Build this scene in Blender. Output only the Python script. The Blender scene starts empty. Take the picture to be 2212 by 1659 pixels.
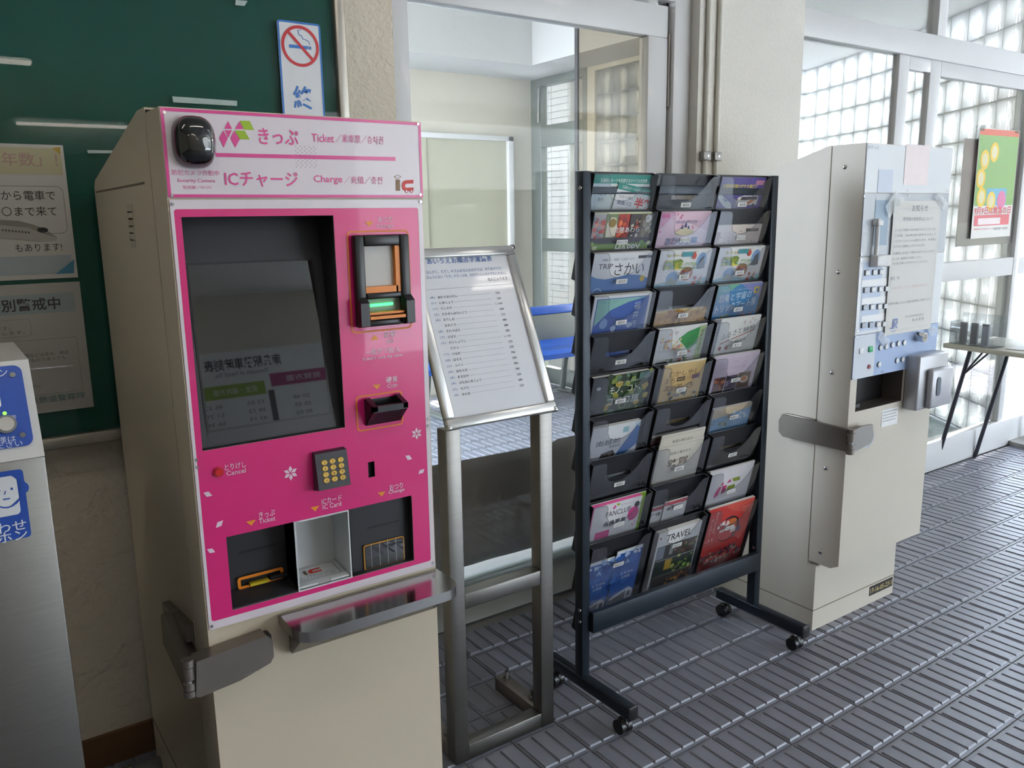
import bpy, bmesh, math, random
from mathutils import Vector, Matrix
random.seed(11)
SC = bpy.context.scene
COL = SC.collection
V = Vector

# ------------------------------------------------------------------ camera
IMG_W, IMG_H = 2212.0, 1659.0
FPX, PITCH, YAW, ROLL = 1797.41, 0.196971, 0.611008, -0.0152047
EYE = V((0, 0, 1.3921))
FWD = V((math.sin(YAW)*math.cos(PITCH), math.cos(YAW)*math.cos(PITCH), -math.sin(PITCH)))
_r = V((math.cos(YAW), -math.sin(YAW), 0)); _u = _r.cross(FWD)
RGT = math.cos(ROLL)*_r + math.sin(ROLL)*_u
UPV = -math.sin(ROLL)*_r + math.cos(ROLL)*_u
cd = bpy.data.cameras.new('camera'); cam = bpy.data.objects.new('camera', cd); COL.objects.link(cam)
cd.sensor_fit = 'HORIZONTAL'; cd.sensor_width = 36.0; cd.lens = FPX/IMG_W*36.0
cd.clip_start = 0.05; cd.clip_end = 200
cam.matrix_world = Matrix(((RGT.x, UPV.x, -FWD.x, EYE.x), (RGT.y, UPV.y, -FWD.y, EYE.y),
                           (RGT.z, UPV.z, -FWD.z, EYE.z), (0, 0, 0, 1)))
SC.camera = cam

# ------------------------------------------------------------------ sky, exposure
SC.view_settings.view_transform = 'Standard'; SC.view_settings.look = 'None'
SC.view_settings.gamma = 1.0; SC.view_settings.use_curve_mapping = False
SC.view_settings.exposure = EXPOSURE if 'EXPOSURE' in globals() else 0.0
CY_ = SC.cycles
CY_.max_bounces = 6; CY_.diffuse_bounces = 3; CY_.glossy_bounces = 3; CY_.transmission_bounces = 3; CY_.transparent_max_bounces = 12
CY_.caustics_reflective = False; CY_.caustics_refractive = False; CY_.use_adaptive_sampling = True; CY_.adaptive_threshold = .025; CY_.use_light_tree = False
wd = bpy.data.worlds.new('overcast_sky'); SC.world = wd; wd.use_nodes = True
wn = wd.node_tree.nodes; wl = wd.node_tree.links
bg = wn['Background']
tc = wn.new('ShaderNodeTexCoord'); sx = wn.new('ShaderNodeSeparateXYZ'); cr = wn.new('ShaderNodeValToRGB')
wl.new(tc.outputs['Generated'], sx.inputs[0]); wl.new(sx.outputs['Z'], cr.inputs[0]); wl.new(cr.outputs[0], bg.inputs[0])
cr.color_ramp.elements[0].color = (0.76, 0.86, 1.0, 1); cr.color_ramp.elements[1].color = (0.60, 0.77, 1.0, 1)
bg.inputs[1].default_value = 21.0

sd = bpy.data.lights.new('sun', 'SUN'); sd.energy = 60.0; sd.angle = math.radians(2.0); sd.color = (1.0, .985, .96)
sun = bpy.data.objects.new('sun', sd); COL.objects.link(sun)
sun.rotation_euler = V((.80, .06, .70)).to_track_quat('Z', 'Y').to_euler()

# ------------------------------------------------------------------ pixel <-> place (measuring helpers)
def ray(x, y):
    return FWD + RGT*((x-IMG_W/2)/FPX) - UPV*((y-IMG_H/2)/FPX)
def onX(x, y, X):
    d = ray(x, y); return EYE + d*((X-EYE.x)/d.x)
def onY(x, y, Y):
    d = ray(x, y); return EYE + d*((Y-EYE.y)/d.y)
def onZ(x, y, Z):
    d = ray(x, y); return EYE + d*((Z-EYE.z)/d.z)
def proj(P):
    d = V(P)-EYE; z = d.dot(FWD)
    return (IMG_W/2 + FPX*d.dot(RGT)/z, IMG_H/2 - FPX*d.dot(UPV)/z)
class Plane:
    def __init__(s, O, ex, ey):
        s.O = V(O); s.ex = V(ex).normalized(); s.ey = V(ey).normalized(); s.n = s.ex.cross(s.ey)
    def pt(s, u, v, off=0.0):
        return s.O + s.ex*u + s.ey*v + s.n*off
    def px(s, x, y):
        d = ray(x, y); t = (s.O-EYE).dot(s.n)/d.dot(s.n); P = EYE + d*t - s.O
        return P.dot(s.ex), P.dot(s.ey)
    def r4(s, tl, tr, br, bl):
        a, b, c, d = [s.px(*q) for q in (tl, tr, br, bl)]
        return ((a[0]+d[0])/2, (b[0]+c[0])/2, (c[1]+d[1])/2, (a[1]+b[1])/2)     # u0,u1,v0,v1
    def mpp(s, x, y):                                                           # metres per pixel, vertical
        u, v = s.px(x, y); return 0.01/abs(proj(s.pt(u, v+.005))[1]-proj(s.pt(u, v-.005))[1])
    def urow(s, x, v):                                                          # u at pixel column x on row v
        y = proj(s.pt(s.px(x, IMG_H/2)[0], v))[1]
        for _ in range(4):
            u = s.px(x, y)[0]; y = proj(s.pt(u, v))[1]
        return u

# ------------------------------------------------------------------ materials
def lin(h):
    if isinstance(h, str):
        h = h.lstrip('#'); c = [int(h[i:i+2], 16)/255 for i in (0, 2, 4)]
    else: c = list(h)
    return tuple((x/12.92 if x <= .04045 else ((x+.055)/1.055)**2.4) for x in c) + (1.0,)
def mat(name, col, rough=.5, metal=0.0, var=.06, vscale=6.0, bump=0.0, bscale=40.0, bdist=.002, coat=0.0, emit=None, estr=0.0, stretch=None, spec=None, detail=3):
    m = bpy.data.materials.new(name); m.use_nodes = True; n = m.node_tree.nodes; l = m.node_tree.links
    b = n['Principled BSDF']; c = lin(col)
    tcn = n.new('ShaderNodeTexCoord'); no = n.new('ShaderNodeTexNoise'); no.inputs['Scale'].default_value = vscale; no.inputs['Detail'].default_value = detail
    src = tcn.outputs['Object']
    if stretch:
        mp = n.new('ShaderNodeMapping'); mp.inputs['Scale'].default_value = stretch; l.new(src, mp.inputs[0]); src = mp.outputs[0]
    l.new(src, no.inputs[0])
    mx = n.new('ShaderNodeMix'); mx.data_type = 'RGBA'
    mx.inputs[6].default_value = tuple(x*(1-var) for x in c[:3])+(1,); mx.inputs[7].default_value = tuple(min(1, x*(1+var)) for x in c[:3])+(1,)
    l.new(no.outputs['Fac'], mx.inputs[0]); l.new(mx.outputs[2], b.inputs['Base Color'])
    b.inputs['Roughness'].default_value = rough; b.inputs['Metallic'].default_value = metal
    if spec is not None: b.inputs['Specular IOR Level'].default_value = spec
    if coat: b.inputs['Coat Weight'].default_value = coat; b.inputs['Coat Roughness'].default_value = .03
    if emit: b.inputs['Emission Color'].default_value = lin(emit); b.inputs['Emission Strength'].default_value = estr
    if bump:
        n2 = n.new('ShaderNodeTexNoise'); n2.inputs['Scale'].default_value = bscale; n2.inputs['Detail'].default_value = 4
        l.new(src, n2.inputs[0]); bp = n.new('ShaderNodeBump'); bp.inputs['Strength'].default_value = bump; bp.inputs['Distance'].default_value = bdist
        l.new(n2.outputs['Fac'], bp.inputs['Height']); l.new(bp.outputs[0], b.inputs['Normal'])
    return m
def glass_mat(name, tint, refl=.06, rough=0.0, body=0.0, bodycol='#ffffff', rmax=.6):
    """thin sheet: clear with a Fresnel mirror, optionally a little milky"""
    m = bpy.data.materials.new(name); m.use_nodes = True; n = m.node_tree.nodes; l = m.node_tree.links
    n.remove(n['Principled BSDF']); out = n['Material Output']
    t = n.new('ShaderNodeBsdfTransparent'); t.inputs[0].default_value = lin(tint)
    g = n.new('ShaderNodeBsdfGlossy'); g.inputs['Roughness'].default_value = rough
    lw = n.new('ShaderNodeLayerWeight'); lw.inputs[0].default_value = .25
    mr = n.new('ShaderNodeMapRange'); mr.inputs['To Min'].default_value = refl; mr.inputs['To Max'].default_value = rmax
    l.new(lw.outputs['Fresnel'], mr.inputs[0])
    mx = n.new('ShaderNodeMixShader'); l.new(mr.outputs[0], mx.inputs[0]); l.new(t.outputs[0], mx.inputs[1]); l.new(g.outputs[0], mx.inputs[2])
    src = mx.outputs[0]
    if body:
        d = n.new('ShaderNodeBsdfDiffuse'); d.inputs[0].default_value = lin(bodycol)
        no = n.new('ShaderNodeTexNoise'); no.inputs['Scale'].default_value = 5
        m2 = n.new('ShaderNodeMixShader'); mul = n.new('ShaderNodeMath'); mul.operation = 'MULTIPLY'; mul.inputs[1].default_value = 2*body
        l.new(no.outputs['Fac'], mul.inputs[0]); l.new(mul.outputs[0], m2.inputs[0]); l.new(src, m2.inputs[1]); l.new(d.outputs[0], m2.inputs[2]); src = m2.outputs[0]
    l.new(src, out.inputs[0]); return m
def block_mat(name):
    m = bpy.data.materials.new(name); m.use_nodes = True; n = m.node_tree.nodes; l = m.node_tree.links
    n.remove(n['Principled BSDF']); out = n['Material Output']
    tr = n.new('ShaderNodeBsdfTransparent'); tr.inputs[0].default_value = (.95, .96, .96, 1)
    tl = n.new('ShaderNodeBsdfTranslucent'); tl.inputs[0].default_value = (.95, .96, .96, 1)
    gl = n.new('ShaderNodeBsdfGlossy'); gl.inputs['Roughness'].default_value = .08
    no = n.new('ShaderNodeTexNoise'); no.inputs['Scale'].default_value = 9; no.inputs['Detail'].default_value = 1
    bp = n.new('ShaderNodeBump'); bp.inputs['Distance'].default_value = .02; l.new(no.outputs['Fac'], bp.inputs['Height']); l.new(bp.outputs[0], gl.inputs['Normal'])
    a = n.new('ShaderNodeMixShader'); a.inputs[0].default_value = .55; l.new(tr.outputs[0], a.inputs[1]); l.new(tl.outputs[0], a.inputs[2])
    f = n.new('ShaderNodeFresnel'); b = n.new('ShaderNodeMixShader'); l.new(f.outputs[0], b.inputs[0]); l.new(a.outputs[0], b.inputs[1]); l.new(gl.outputs[0], b.inputs[2])
    l.new(b.outputs[0], out.inputs[0]); return m
_ink = {}
def ink(h, rough=.42, coat=0.0):
    k = (h, rough, coat)
    if k not in _ink: _ink[k] = mat('ink_'+h.strip('#'), h, rough, var=.04, vscale=25, coat=coat)
    return _ink[k]
M = {}
M['cream'] = mat('stucco_cream', '#ddd3c0', .9, var=.05, vscale=3, bump=1.0, bscale=52, bdist=.007)
M['column'] = mat('stucco_white', '#e3dfd6', .9, var=.05, vscale=3, bump=.5, bscale=75, bdist=.005)
M['plaster'] = mat('plaster_cream', '#d6d1c3', .9, var=.06, vscale=2, bump=.15, bscale=90)
M['ceil'] = mat('ceiling_board', '#d6d6d4', .9, var=.04, vscale=2, bump=.5, bscale=120)
M['white_alu'] = mat('white_aluminium', '#dcdcdc', .35, metal=.0, var=.03, vscale=2, coat=.2)
M['grey_alu'] = mat('grey_aluminium', '#8d9490', .38, metal=.6, var=.05, vscale=4)
M['dark_gap'] = mat('dark_gap', '#33302f', .8)
M['steel'] = mat('brushed_steel', '#85827e', .38, metal=1.0, var=.10, vscale=14, bump=.08, bscale=60, stretch=(1, 1, 14))
M['steel_h'] = mat('brushed_steel_tray', '#b5b2ae', .16, metal=1.0, var=.06, vscale=10, bump=.03, bscale=60, stretch=(1, 14, 1))
M['steel_d'] = mat('worn_steel', '#88817a', .44, metal=.85, var=.12, vscale=9, bump=.05, bscale=70)
M['chrome'] = mat('chrome', '#c9c9c9', .12, metal=1.0)
M['beige'] = mat('beige_enamel', '#d4c7b0', .38, var=.03, vscale=2, bump=.06, bscale=350, bdist=.0006)
M['beige2'] = mat('old_beige_enamel', '#d0c8ba', .42, var=.05, vscale=2, bump=.06, bscale=300, bdist=.0006)
M['pink'] = mat('pink_acrylic', '#e62a80', .28, var=.02, vscale=3, coat=.35)
M['pwhite'] = mat('panel_white', '#eadfe6', .30, var=.02, vscale=3, coat=.35)
M['black'] = mat('black_plastic', '#17171a', .32, var=.1, vscale=8)
M['dgrey'] = mat('charcoal_plastic', '#2b2b30', .42, var=.06, vscale=5)
M['screen'] = mat('screen_glass', '#141414', .012, var=.02, coat=.6, spec=.9)
M['dome'] = mat('smoked_dome', '#0b0b0c', .06, var=.1, coat=1.0)
M['orange'] = mat('orange_plastic', '#ef8b1e', .35, var=.05)
M['clearg'] = glass_mat('clear_plastic', '#f2f4f6', .10, .02)
M['smoke'] = glass_mat('smoky_clear_plastic', '#f7f8fa', .0, .10, body=.010, bodycol='#9aa0aa', rmax=.35)
M['glass'] = glass_mat('window_glass', '#fbfbfa', .0, 0.0, body=.008)
M['glass2'] = glass_mat('reflection_tint_glass', '#ddd6ca', .03, 0.0, body=.02, bodycol='#a59c8d')  # brown tint stands in for a reflection on the second pane
M['greencloth'] = mat('green_felt', '#0c5a4b', .85, var=.16, vscale=1.6)
M['paper'] = mat('paper_white', '#e4e3df', .7, var=.03, vscale=8, bump=.05, bscale=20)
M['kraft'] = mat('kraft_sheet', '#cdc9c4', .75, var=.10, vscale=2.5, bump=.5, bscale=4, bdist=.02)
M['rack'] = mat('navy_black_metal', '#222b35', .38, metal=.35, var=.1, vscale=6)
M['rackp'] = mat('black_pocket', '#1b1c21', .33, var=.1, vscale=6)
M['tile'] = mat('grey_floor_tile', '#7f808a', .36, spec=.65, var=.10, vscale=.9, bump=.25, bscale=160, bdist=.0015)
M['grout'] = mat('floor_grout', '#8d8a84', .8, var=.12, vscale=2)
M['tile_in'] = mat('waiting_room_tile', '#85868d', .5, var=.10, vscale=.9, bump=.2, bscale=160, bdist=.0015)
M['base'] = mat('brown_baseboard', '#6f5236', .6, var=.2, vscale=5)
M['block'] = block_mat('glass_block')
M['mortar'] = mat('block_mortar', '#8b908e', .8)
M['brick'] = mat('white_brick', '#ebebea', .6, var=.03, vscale=1)
M['joint'] = mat('brick_joint', '#b5b8ba', .8)
M['blue_seat'] = mat('blue_seat', '#2f63c4', .35, var=.05, coat=.3)
M['asphalt'] = mat('asphalt', '#9a9b9c', .9, var=.1)
M['tube_lamp'] = mat('fluorescent_tube', '#ffffff', .4, emit='#fff5ea', estr=14.0)

# ------------------------------------------------------------------ mesh building
WLOC = {}
def wl_of(o): return WLOC.get(o.name, V((0, 0, 0))) if o else V((0, 0, 0))
class MB:
    def __init__(s): s.v = []; s.f = []; s.m = []; s.mats = []; s.sm = []
    def mi(s, m):
        if m not in s.mats: s.mats.append(m)
        return s.mats.index(m)
    def add(s, vs, fs, m, smooth=False):
        k = len(s.v); i = s.mi(m); s.v += [V(p) for p in vs]
        for f in fs: s.f.append([k+a for a in f]); s.m.append(i); s.sm.append(smooth)
        return s
    def poly(s, pts, m): return s.add(pts, [list(range(len(pts)))], m)
    def box(s, x0, x1, y0, y1, z0, z1, m, bev=0.0):
        bm = bmesh.new(); bmesh.ops.create_cube(bm, size=1)
        for v in bm.verts: v.co = V(((x0+x1)/2+v.co.x*(x1-x0), (y0+y1)/2+v.co.y*(y1-y0), (z0+z1)/2+v.co.z*(z1-z0)))
        if bev: bmesh.ops.bevel(bm, geom=bm.edges[:], offset=bev, segments=2, affect='EDGES', profile=.5)
        s.bm(bm, m, bev > 0); return s
    def bm(s, bm, m, smooth=False):
        bm.verts.index_update(); s.add([v.co.copy() for v in bm.verts], [[v.index for v in f.verts] for f in bm.faces], m, smooth); bm.free()
    def obox(s, O, ex, ey, ez, m, bev=0.0):
        """box from corner O along three edge vectors"""
        O = V(O); ex = V(ex); ey = V(ey); ez = V(ez)
        bm = bmesh.new(); bmesh.ops.create_cube(bm, size=1)
        if bev:
            S_ = [ex.length, ey.length, ez.length]
            for v in bm.verts: v.co = V((v.co.x*S_[0], v.co.y*S_[1], v.co.z*S_[2]))
            bmesh.ops.bevel(bm, geom=bm.edges[:], offset=bev, segments=2, affect='EDGES', profile=.5)
            for v in bm.verts: v.co = V((v.co.x/S_[0], v.co.y/S_[1], v.co.z/S_[2]))
        for v in bm.verts: c = v.co+V((.5, .5, .5)); v.co = O+ex*c.x+ey*c.y+ez*c.z
        if ex.cross(ey).dot(ez) < 0: bmesh.ops.reverse_faces(bm, faces=bm.faces[:])
        s.bm(bm, m, bev > 0); return s
    def ext(s, pts, d, m, smooth=False):
        """extrude a planar 3-D outline along d"""
        d = V(d); n = len(pts); P = [V(p) for p in pts]
        nr = V((0, 0, 0))
        for i in range(n): nr += P[i].cross(P[(i+1) % n])
        if nr.dot(d) > 0: P = P[::-1]
        vs = P + [p+d for p in P]
        fs = [list(range(n)), [n+i for i in range(n-1, -1, -1)]]
        k = [[i, n+i, n+(i+1) % n, (i+1) % n] for i in range(n)]
        s.add(vs, fs, m); i0 = len(s.v)-2*n
        i = s.mi(m)
        for f in k: s.f.append([i0+a for a in f[::1]]); s.m.append(i); s.sm.append(smooth)
        return s
    def cyl(s, p0, p1, r, m, n=12, r2=None, smooth=True):
        p0 = V(p0); p1 = V(p1); r2 = r if r2 is None else r2; d = (p1-p0).normalized()
        a = d.orthogonal().normalized(); b = d.cross(a)
        c = [a*math.cos(2*math.pi*i/n)+b*math.sin(2*math.pi*i/n) for i in range(n)]
        s.add([p0+q*r for q in c]+[p1+q*r2 for q in c], [[i, (i+1) % n, n+(i+1) % n, n+i] for i in range(n)], m, smooth)
        s.add([p0+q*r for q in c], [list(range(n-1, -1, -1))], m); s.add([p1+q*r2 for q in c], [list(range(n))], m); return s
    def tube(s, pts, r, m, n=10):
        for a, b in zip(pts[:-1], pts[1:]): s.cyl(a, b, r, m, n)
        for p in pts[1:-1]: s.ball(p, (r, r, r), m, 8, 6)
        return s
    def ball(s, c, r, m, nu=16, nv=10, half=None):
        c = V(c); vs = []; fs = []
        for j in range(nv+1):
            t = math.pi*j/nv
            for i in range(nu):
                p = 2*math.pi*i/nu; vs.append(c+V((r[0]*math.sin(t)*math.cos(p), r[1]*math.sin(t)*math.sin(p), r[2]*math.cos(t))))
        for j in range(nv):
            for i in range(nu): fs.append([j*nu+i, (j+1)*nu+i, (j+1)*nu+(i+1) % nu, j*nu+(i+1) % nu])
        s.add(vs, fs, m, True); return s
    # flat print on a Plane ------------------------------------------------
    def quad(s, pl, u0, u1, v0, v1, m, off=.0006): return s.poly([pl.pt(u0, v0, off), pl.pt(u1, v0, off), pl.pt(u1, v1, off), pl.pt(u0, v1, off)], m)
    def shape(s, pl, uv, m, off=.0006): 
        a = sum(uv[i][0]*uv[(i+1) % len(uv)][1]-uv[(i+1) % len(uv)][0]*uv[i][1] for i in range(len(uv)))
        if a < 0: uv = uv[::-1]
        return s.poly([pl.pt(u, v, off) for u, v in uv], m)
    def disc(s, pl, u, v, ru, rv, m, off=.0006, n=20): return s.shape(pl, [(u+ru*math.cos(2*math.pi*i/n), v+rv*math.sin(2*math.pi*i/n)) for i in range(n)], m, off)
    def ringp(s, pl, A, B, m, off=.0006):
        n = len(A); s.add([pl.pt(u, v, off) for u, v in A]+[pl.pt(u, v, off) for u, v in B], [[i, (i+1) % n, n+(i+1) % n, n+i] for i in range(n)], m); return s
    def rring(s, pl, u0, u1, v0, v1, t, r, m, off=.0006): return s.ringp(pl, rrect(u0, u1, v0, v1, r), rrect(u0+t, u1-t, v0+t, v1-t, max(r-t, .0003)), m, off)
    def rfill(s, pl, u0, u1, v0, v1, r, m, off=.0006): return s.shape(pl, rrect(u0, u1, v0, v1, r), m, off)
    def line(s, pl, a, b, t, m, off=.0006):
        a = V((a[0], a[1])); b = V((b[0], b[1])); d = (b-a).normalized(); q = V((-d.y, d.x))*t/2
        return s.shape(pl, [tuple(a+q), tuple(a-q), tuple(b-q), tuple(b+q)], m, off)
    def plate(s, pl, u0, u1, v0, v1, holes, m, off=0.0):
        us = sorted({u0, u1, *[x for h in holes for x in h[:2]]}); vs = sorted({v0, v1, *[x for h in holes for x in h[2:]]})
        for a, b in zip(us[:-1], us[1:]):
            for c, d in zip(vs[:-1], vs[1:]):
                mu, mv = (a+b)/2, (c+d)/2
                if any(h[0] < mu < h[1] and h[2] < mv < h[3] for h in holes): continue
                s.quad(pl, a, b, c, d, m, off)
        return s
    def recess(s, pl, u0, u1, v0, v1, depth, mside, mback=None, dt=None):
        """inner walls and back of a pocket cut into the plane; dt = depth at the top if the back leans"""
        dt = depth if dt is None else dt
        f = [pl.pt(u0, v0), pl.pt(u1, v0), pl.pt(u1, v1), pl.pt(u0, v1)]
        b = [pl.pt(u0, v0, -depth), pl.pt(u1, v0, -depth), pl.pt(u1, v1, -dt), pl.pt(u0, v1, -dt)]
        for i in range(4): s.poly([f[i], b[i], b[(i+1) % 4], f[(i+1) % 4]][::-1], mside)
        s.poly(b, mback or mside); return s
    def build(s, name, parent=None, origin=None):
        w = wl_of(parent); O = V(origin) if origin is not None else (w if parent else V((0, 0, 0)))
        me = bpy.data.meshes.new(name); me.from_pydata([tuple(p-O) for p in s.v], [], s.f)
        for m in s.mats: me.materials.append(m)
        me.polygons.foreach_set('material_index', s.m); me.polygons.foreach_set('use_smooth', s.sm)
        me.update()
        o = bpy.data.objects.new(name, me); COL.objects.link(o); o.location = O-w
        if parent: o.parent = parent
        WLOC[o.name] = O; return o
def rrect(u0, u1, v0, v1, r, k=5):
    out = []
    for cx, cy, a0 in ((u1-r, v1-r, 0), (u0+r, v1-r, 90), (u0+r, v0+r, 180), (u1-r, v0+r, 270)):
        for i in range(k+1):
            a = math.radians(a0+90*i/k); out.append((cx+r*math.cos(a), cy+r*math.sin(a)))
    return out
def empty(name, loc):
    o = bpy.data.objects.new(name, None); o.empty_display_size = .05; o.location = loc; COL.objects.link(o); WLOC[o.name] = V(loc); return o
def tag(o, label, cat, group=None):
    o['label'] = label; o['category'] = cat
    if group: o['group'] = group
    return o
def thing(name, loc, label, cat, group=None): return tag(empty(name, loc), label, cat, group)
def struct(o): o['kind'] = 'structure'; return o
def clone(src, loc, parent=None):
    o = src.copy(); COL.objects.link(o); o.location = loc
    if parent: o.parent = parent
    WLOC[o.name] = wl_of(parent)+V(loc); return o

# ------------------------------------------------------------------ lettering, collected and built in one go at the end
TQ = []
JOINED = ('row_index', 'station_names', 'fares', 'times', 'key_numerals')
def text(parent, name, m, s, pl, u, v, w, h, off=.0009, bold=0.0, rot=0.0, align='fit', shear=0.0):
    """lettering whose box starts at (u,v) = left, centre height; fitted to w x h"""
    TQ.append((parent, name, m, s, pl, u, v, w, h, off, bold, rot, align, shear))
def text_px(parent, name, m, s, pl, xl, yc, xr, hpx, **k):
    u, v = pl.px(xl, yc); text(parent, name, m, s, pl, u, v, pl.urow(xr, v)-u, hpx*pl.mpp(xl, yc), **k)
def flush_text():
    cache = {}
    for t in TQ: cache.setdefault((t[3], t[10]), None)
    tmp = []
    for k in cache:
        cu = bpy.data.curves.new('lettering_source', 'FONT'); cu.body = k[0]; cu.resolution_u = 2; cu.offset = k[1]
        o = bpy.data.objects.new('lettering_source', cu); COL.objects.link(o); tmp.append((k, o, cu))
    dg = bpy.context.evaluated_depsgraph_get(); dg.update()
    for k, o, cu in tmp:
        me = o.evaluated_get(dg).to_mesh()
        vs = [v.co.copy() for v in me.vertices]; fs = [list(p.vertices) for p in me.polygons]
        if vs:
            x0 = min(v.x for v in vs); x1 = max(v.x for v in vs); y0 = min(v.y for v in vs); y1 = max(v.y for v in vs)
            cache[k] = ([((v.x-x0)/max(x1-x0, 1e-6), (v.y-y0)/max(y1-y0, 1e-6)-.5) for v in vs], fs, (x1-x0)/max(y1-y0, 1e-6))
    for k, o, cu in tmp: bpy.data.objects.remove(o); bpy.data.curves.remove(cu)
    groups = {}
    for i, t in enumerate(TQ): groups.setdefault((t[0].name, t[1], t[2].name, 0 if t[1] in JOINED else i), []).append(t)
    for g in groups.values():
        mb = MB()
        for parent, name, m, s, pl, u, v, w, h, off, bold, rot, align, shear in g:
            c = cache[(s, bold)]
            if not c: continue
            if w is None: w = h*c[2]
            if align == 'right': u0 = u-w
            elif align == 'mid': u0 = u-w/2
            else: u0 = u
            ca, sa = math.cos(rot), math.sin(rot)
            P = []
            for a, b in c[0]:
                x = a*w+shear*b*h; y = b*h; P.append(pl.pt(u0+x*ca-y*sa, v+x*sa+y*ca, off))
            mb.add(P, c[1], m)
        o = mb.build(g[0][1], g[0][0])
        if g[0][1] in JOINED: o['kind'] = 'stuff'

# =================================================================== THE SETTING
WY = 2.22                      # hall face of the back wall
HX0, HX1, HY0, HZ = -4.0, 9.5, -5.0, 2.85
def wallbox(name, x0, x1, y0, y1, z0, z1, m, bev=0.0): return struct(MB().box(x0, x1, y0, y1, z0, z1, m, bev).build(name))
struct(MB().box(-60, 60, -60, 60, -.30, -.20, M['asphalt']).build('ground'))
wallbox('wall_added_street_blocker', -6, 40, -15.2, -15, -.2, 5.0, mat('street_blocker_grey', '#a9a59c', .8))  # unseen block added to darken what the door glass reflects
wallbox('wall_added_side_blocker', 18, 18.2, -15, 14, -.2, 3.2, mat('side_blocker_grey', '#a39f98', .8))  # unseen block added to dim the reflection in the entrance glass
floor = struct(MB().box(HX0, HX1, HY0, 2.31, -.20, -.008, M['grout']).build('floor'))
# ribbed paving tiles, 150 mm square, three ribs each
TS = .15; GX, GY = 2.1985, 1.3633
def tile_geo(mb, cx, cy, z, m):
    w = TS/2-.0022
    mb.box(cx-w, cx+w, cy-w, cy+w, z-.009, z-.0042, m)
    for k in (-1, 0, 1):
        rx = cx+k*.0472; a = .0212; b = .0182; L = w-.0085; L2 = L-.003
        mb.add([(rx-a, cy-L, z-.0042), (rx+a, cy-L, z-.0042), (rx+a, cy+L, z-.0042), (rx-a, cy+L, z-.0042),
                (rx-b, cy-L2, z), (rx+b, cy-L2, z), (rx+b, cy+L2, z), (rx-b, cy+L2, z)],
               [[4, 5, 6, 7], [0, 1, 5, 4], [1, 2, 6, 5], [2, 3, 7, 6], [3, 0, 4, 7]], m)
def tiles(parent, spots, z, m, limit):
    """spots: list of (x,y,in_view); the 300 that show largest are objects"""
    view = sorted([s for s in spots if s[2]], key=lambda s: (V((s[0], s[1], z))-EYE).length)
    near, rest = view[:limit], view[limit:]+[s for s in spots if not s[2]]
    mb = MB(); tile_geo(mb, 0, 0, 0, m); first = None
    for x, y, _ in near:
        if first is None:
            first = mb.build('floor_tile', parent); first.location = (x, y, z); WLOC[first.name] = V((x, y, z))
        else: clone(first, (x, y, z), parent)
    mb = MB()
    for x, y, _ in rest: tile_geo(mb, x, y, z, m)
    if rest: mb.build('outlying_tiles', parent)['kind'] = 'stuff'
spots = []
for i in range(-22, 38):
    for j in range(-14, 7):
        x, y = GX+(i+.5)*TS, GY+(j-.5)*TS
        if y+TS/2 > 2.29: continue
        d = V((x, y, 0))-EYE; iv = False
        if d.dot(FWD) > .3:
            px, py = proj((x, y, 0)); iv = 940 < px < 2240 and 900 < py < 1690
            if 1620 < px < 1900 and x > 2.33 and y > 1.6: iv = False
        spots.append((x, y, iv))
tiles(floor, spots, 0.0, M['tile'], 300)

wallbox('wall_left', HX0, 1.165, WY, 2.36, 0, HZ, M['cream'])
wallbox('wall_over_door', 1.165, 2.385, WY, 2.36, 2.235, HZ, M['cream'])
wallbox('wall_column', 2.385, 2.985, WY-.02, 2.46, 0, HZ, M['column'])
wallbox('wall_over_entrance', 2.985, 6.6, WY, 2.36, 2.78, HZ, M['column'])
wallbox('wall_right', 6.6, HX1, WY, 2.36, 0, HZ, M['column'])
wallbox('wall_added_far_end_blocker', HX1, HX1+.1, -3.1, .9, 0, 2.62, M['plaster'])  # unseen piece added to keep bright sky out of the entrance glass reflection
wallbox('wall_far_end_lintel', HX1, HX1+.1, HY0, 2.36, 2.62, HZ, M['plaster'])
wallbox('wall_end', HX0-.1, HX0, HY0, 2.36, 0, HZ, M['plaster'])
wallbox('wall_front', HX0, 3.7, HY0-.1, HY0, 0, HZ, M['plaster'])
wallbox('wall_front_lintel', 3.7, HX1, HY0-.1, HY0, 2.62, HZ, M['plaster'])
wallbox('ceiling', HX0, HX1, HY0, 2.36, HZ, HZ+.1, M['ceil'])
wallbox('baseboard_left', HX0, 1.165, WY-.012, WY, 0, .088, M['base'])
for k, (x, y) in enumerate([(-1.1, 1.05), (.7, .15), (3.2, .15), (-2.2, -4.3), (.4, -4.3)]):
    L = thing('ceiling_lamp', (x, y, HZ), ['fluorescent ceiling lamp nearest the green notice board', 'fluorescent ceiling lamp before the pink ticket machine', 'fluorescent ceiling lamp before the old beige ticket machine', 'fluorescent ceiling lamp in the corner by the front wall', 'fluorescent ceiling lamp over the timetable wall'][k], 'ceiling lamp', 'hall ceiling lamps')
    MB().box(x-.62, x+.62, y-.09, y+.09, HZ-.05, HZ, M['white_alu']).build('housing', L)
    for d in (-.04, .04): MB().cyl((x-.6, y+d, HZ-.075), (x+.6, y+d, HZ-.075), .015, M['tube_lamp'], 8).build('tube', L)

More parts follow.
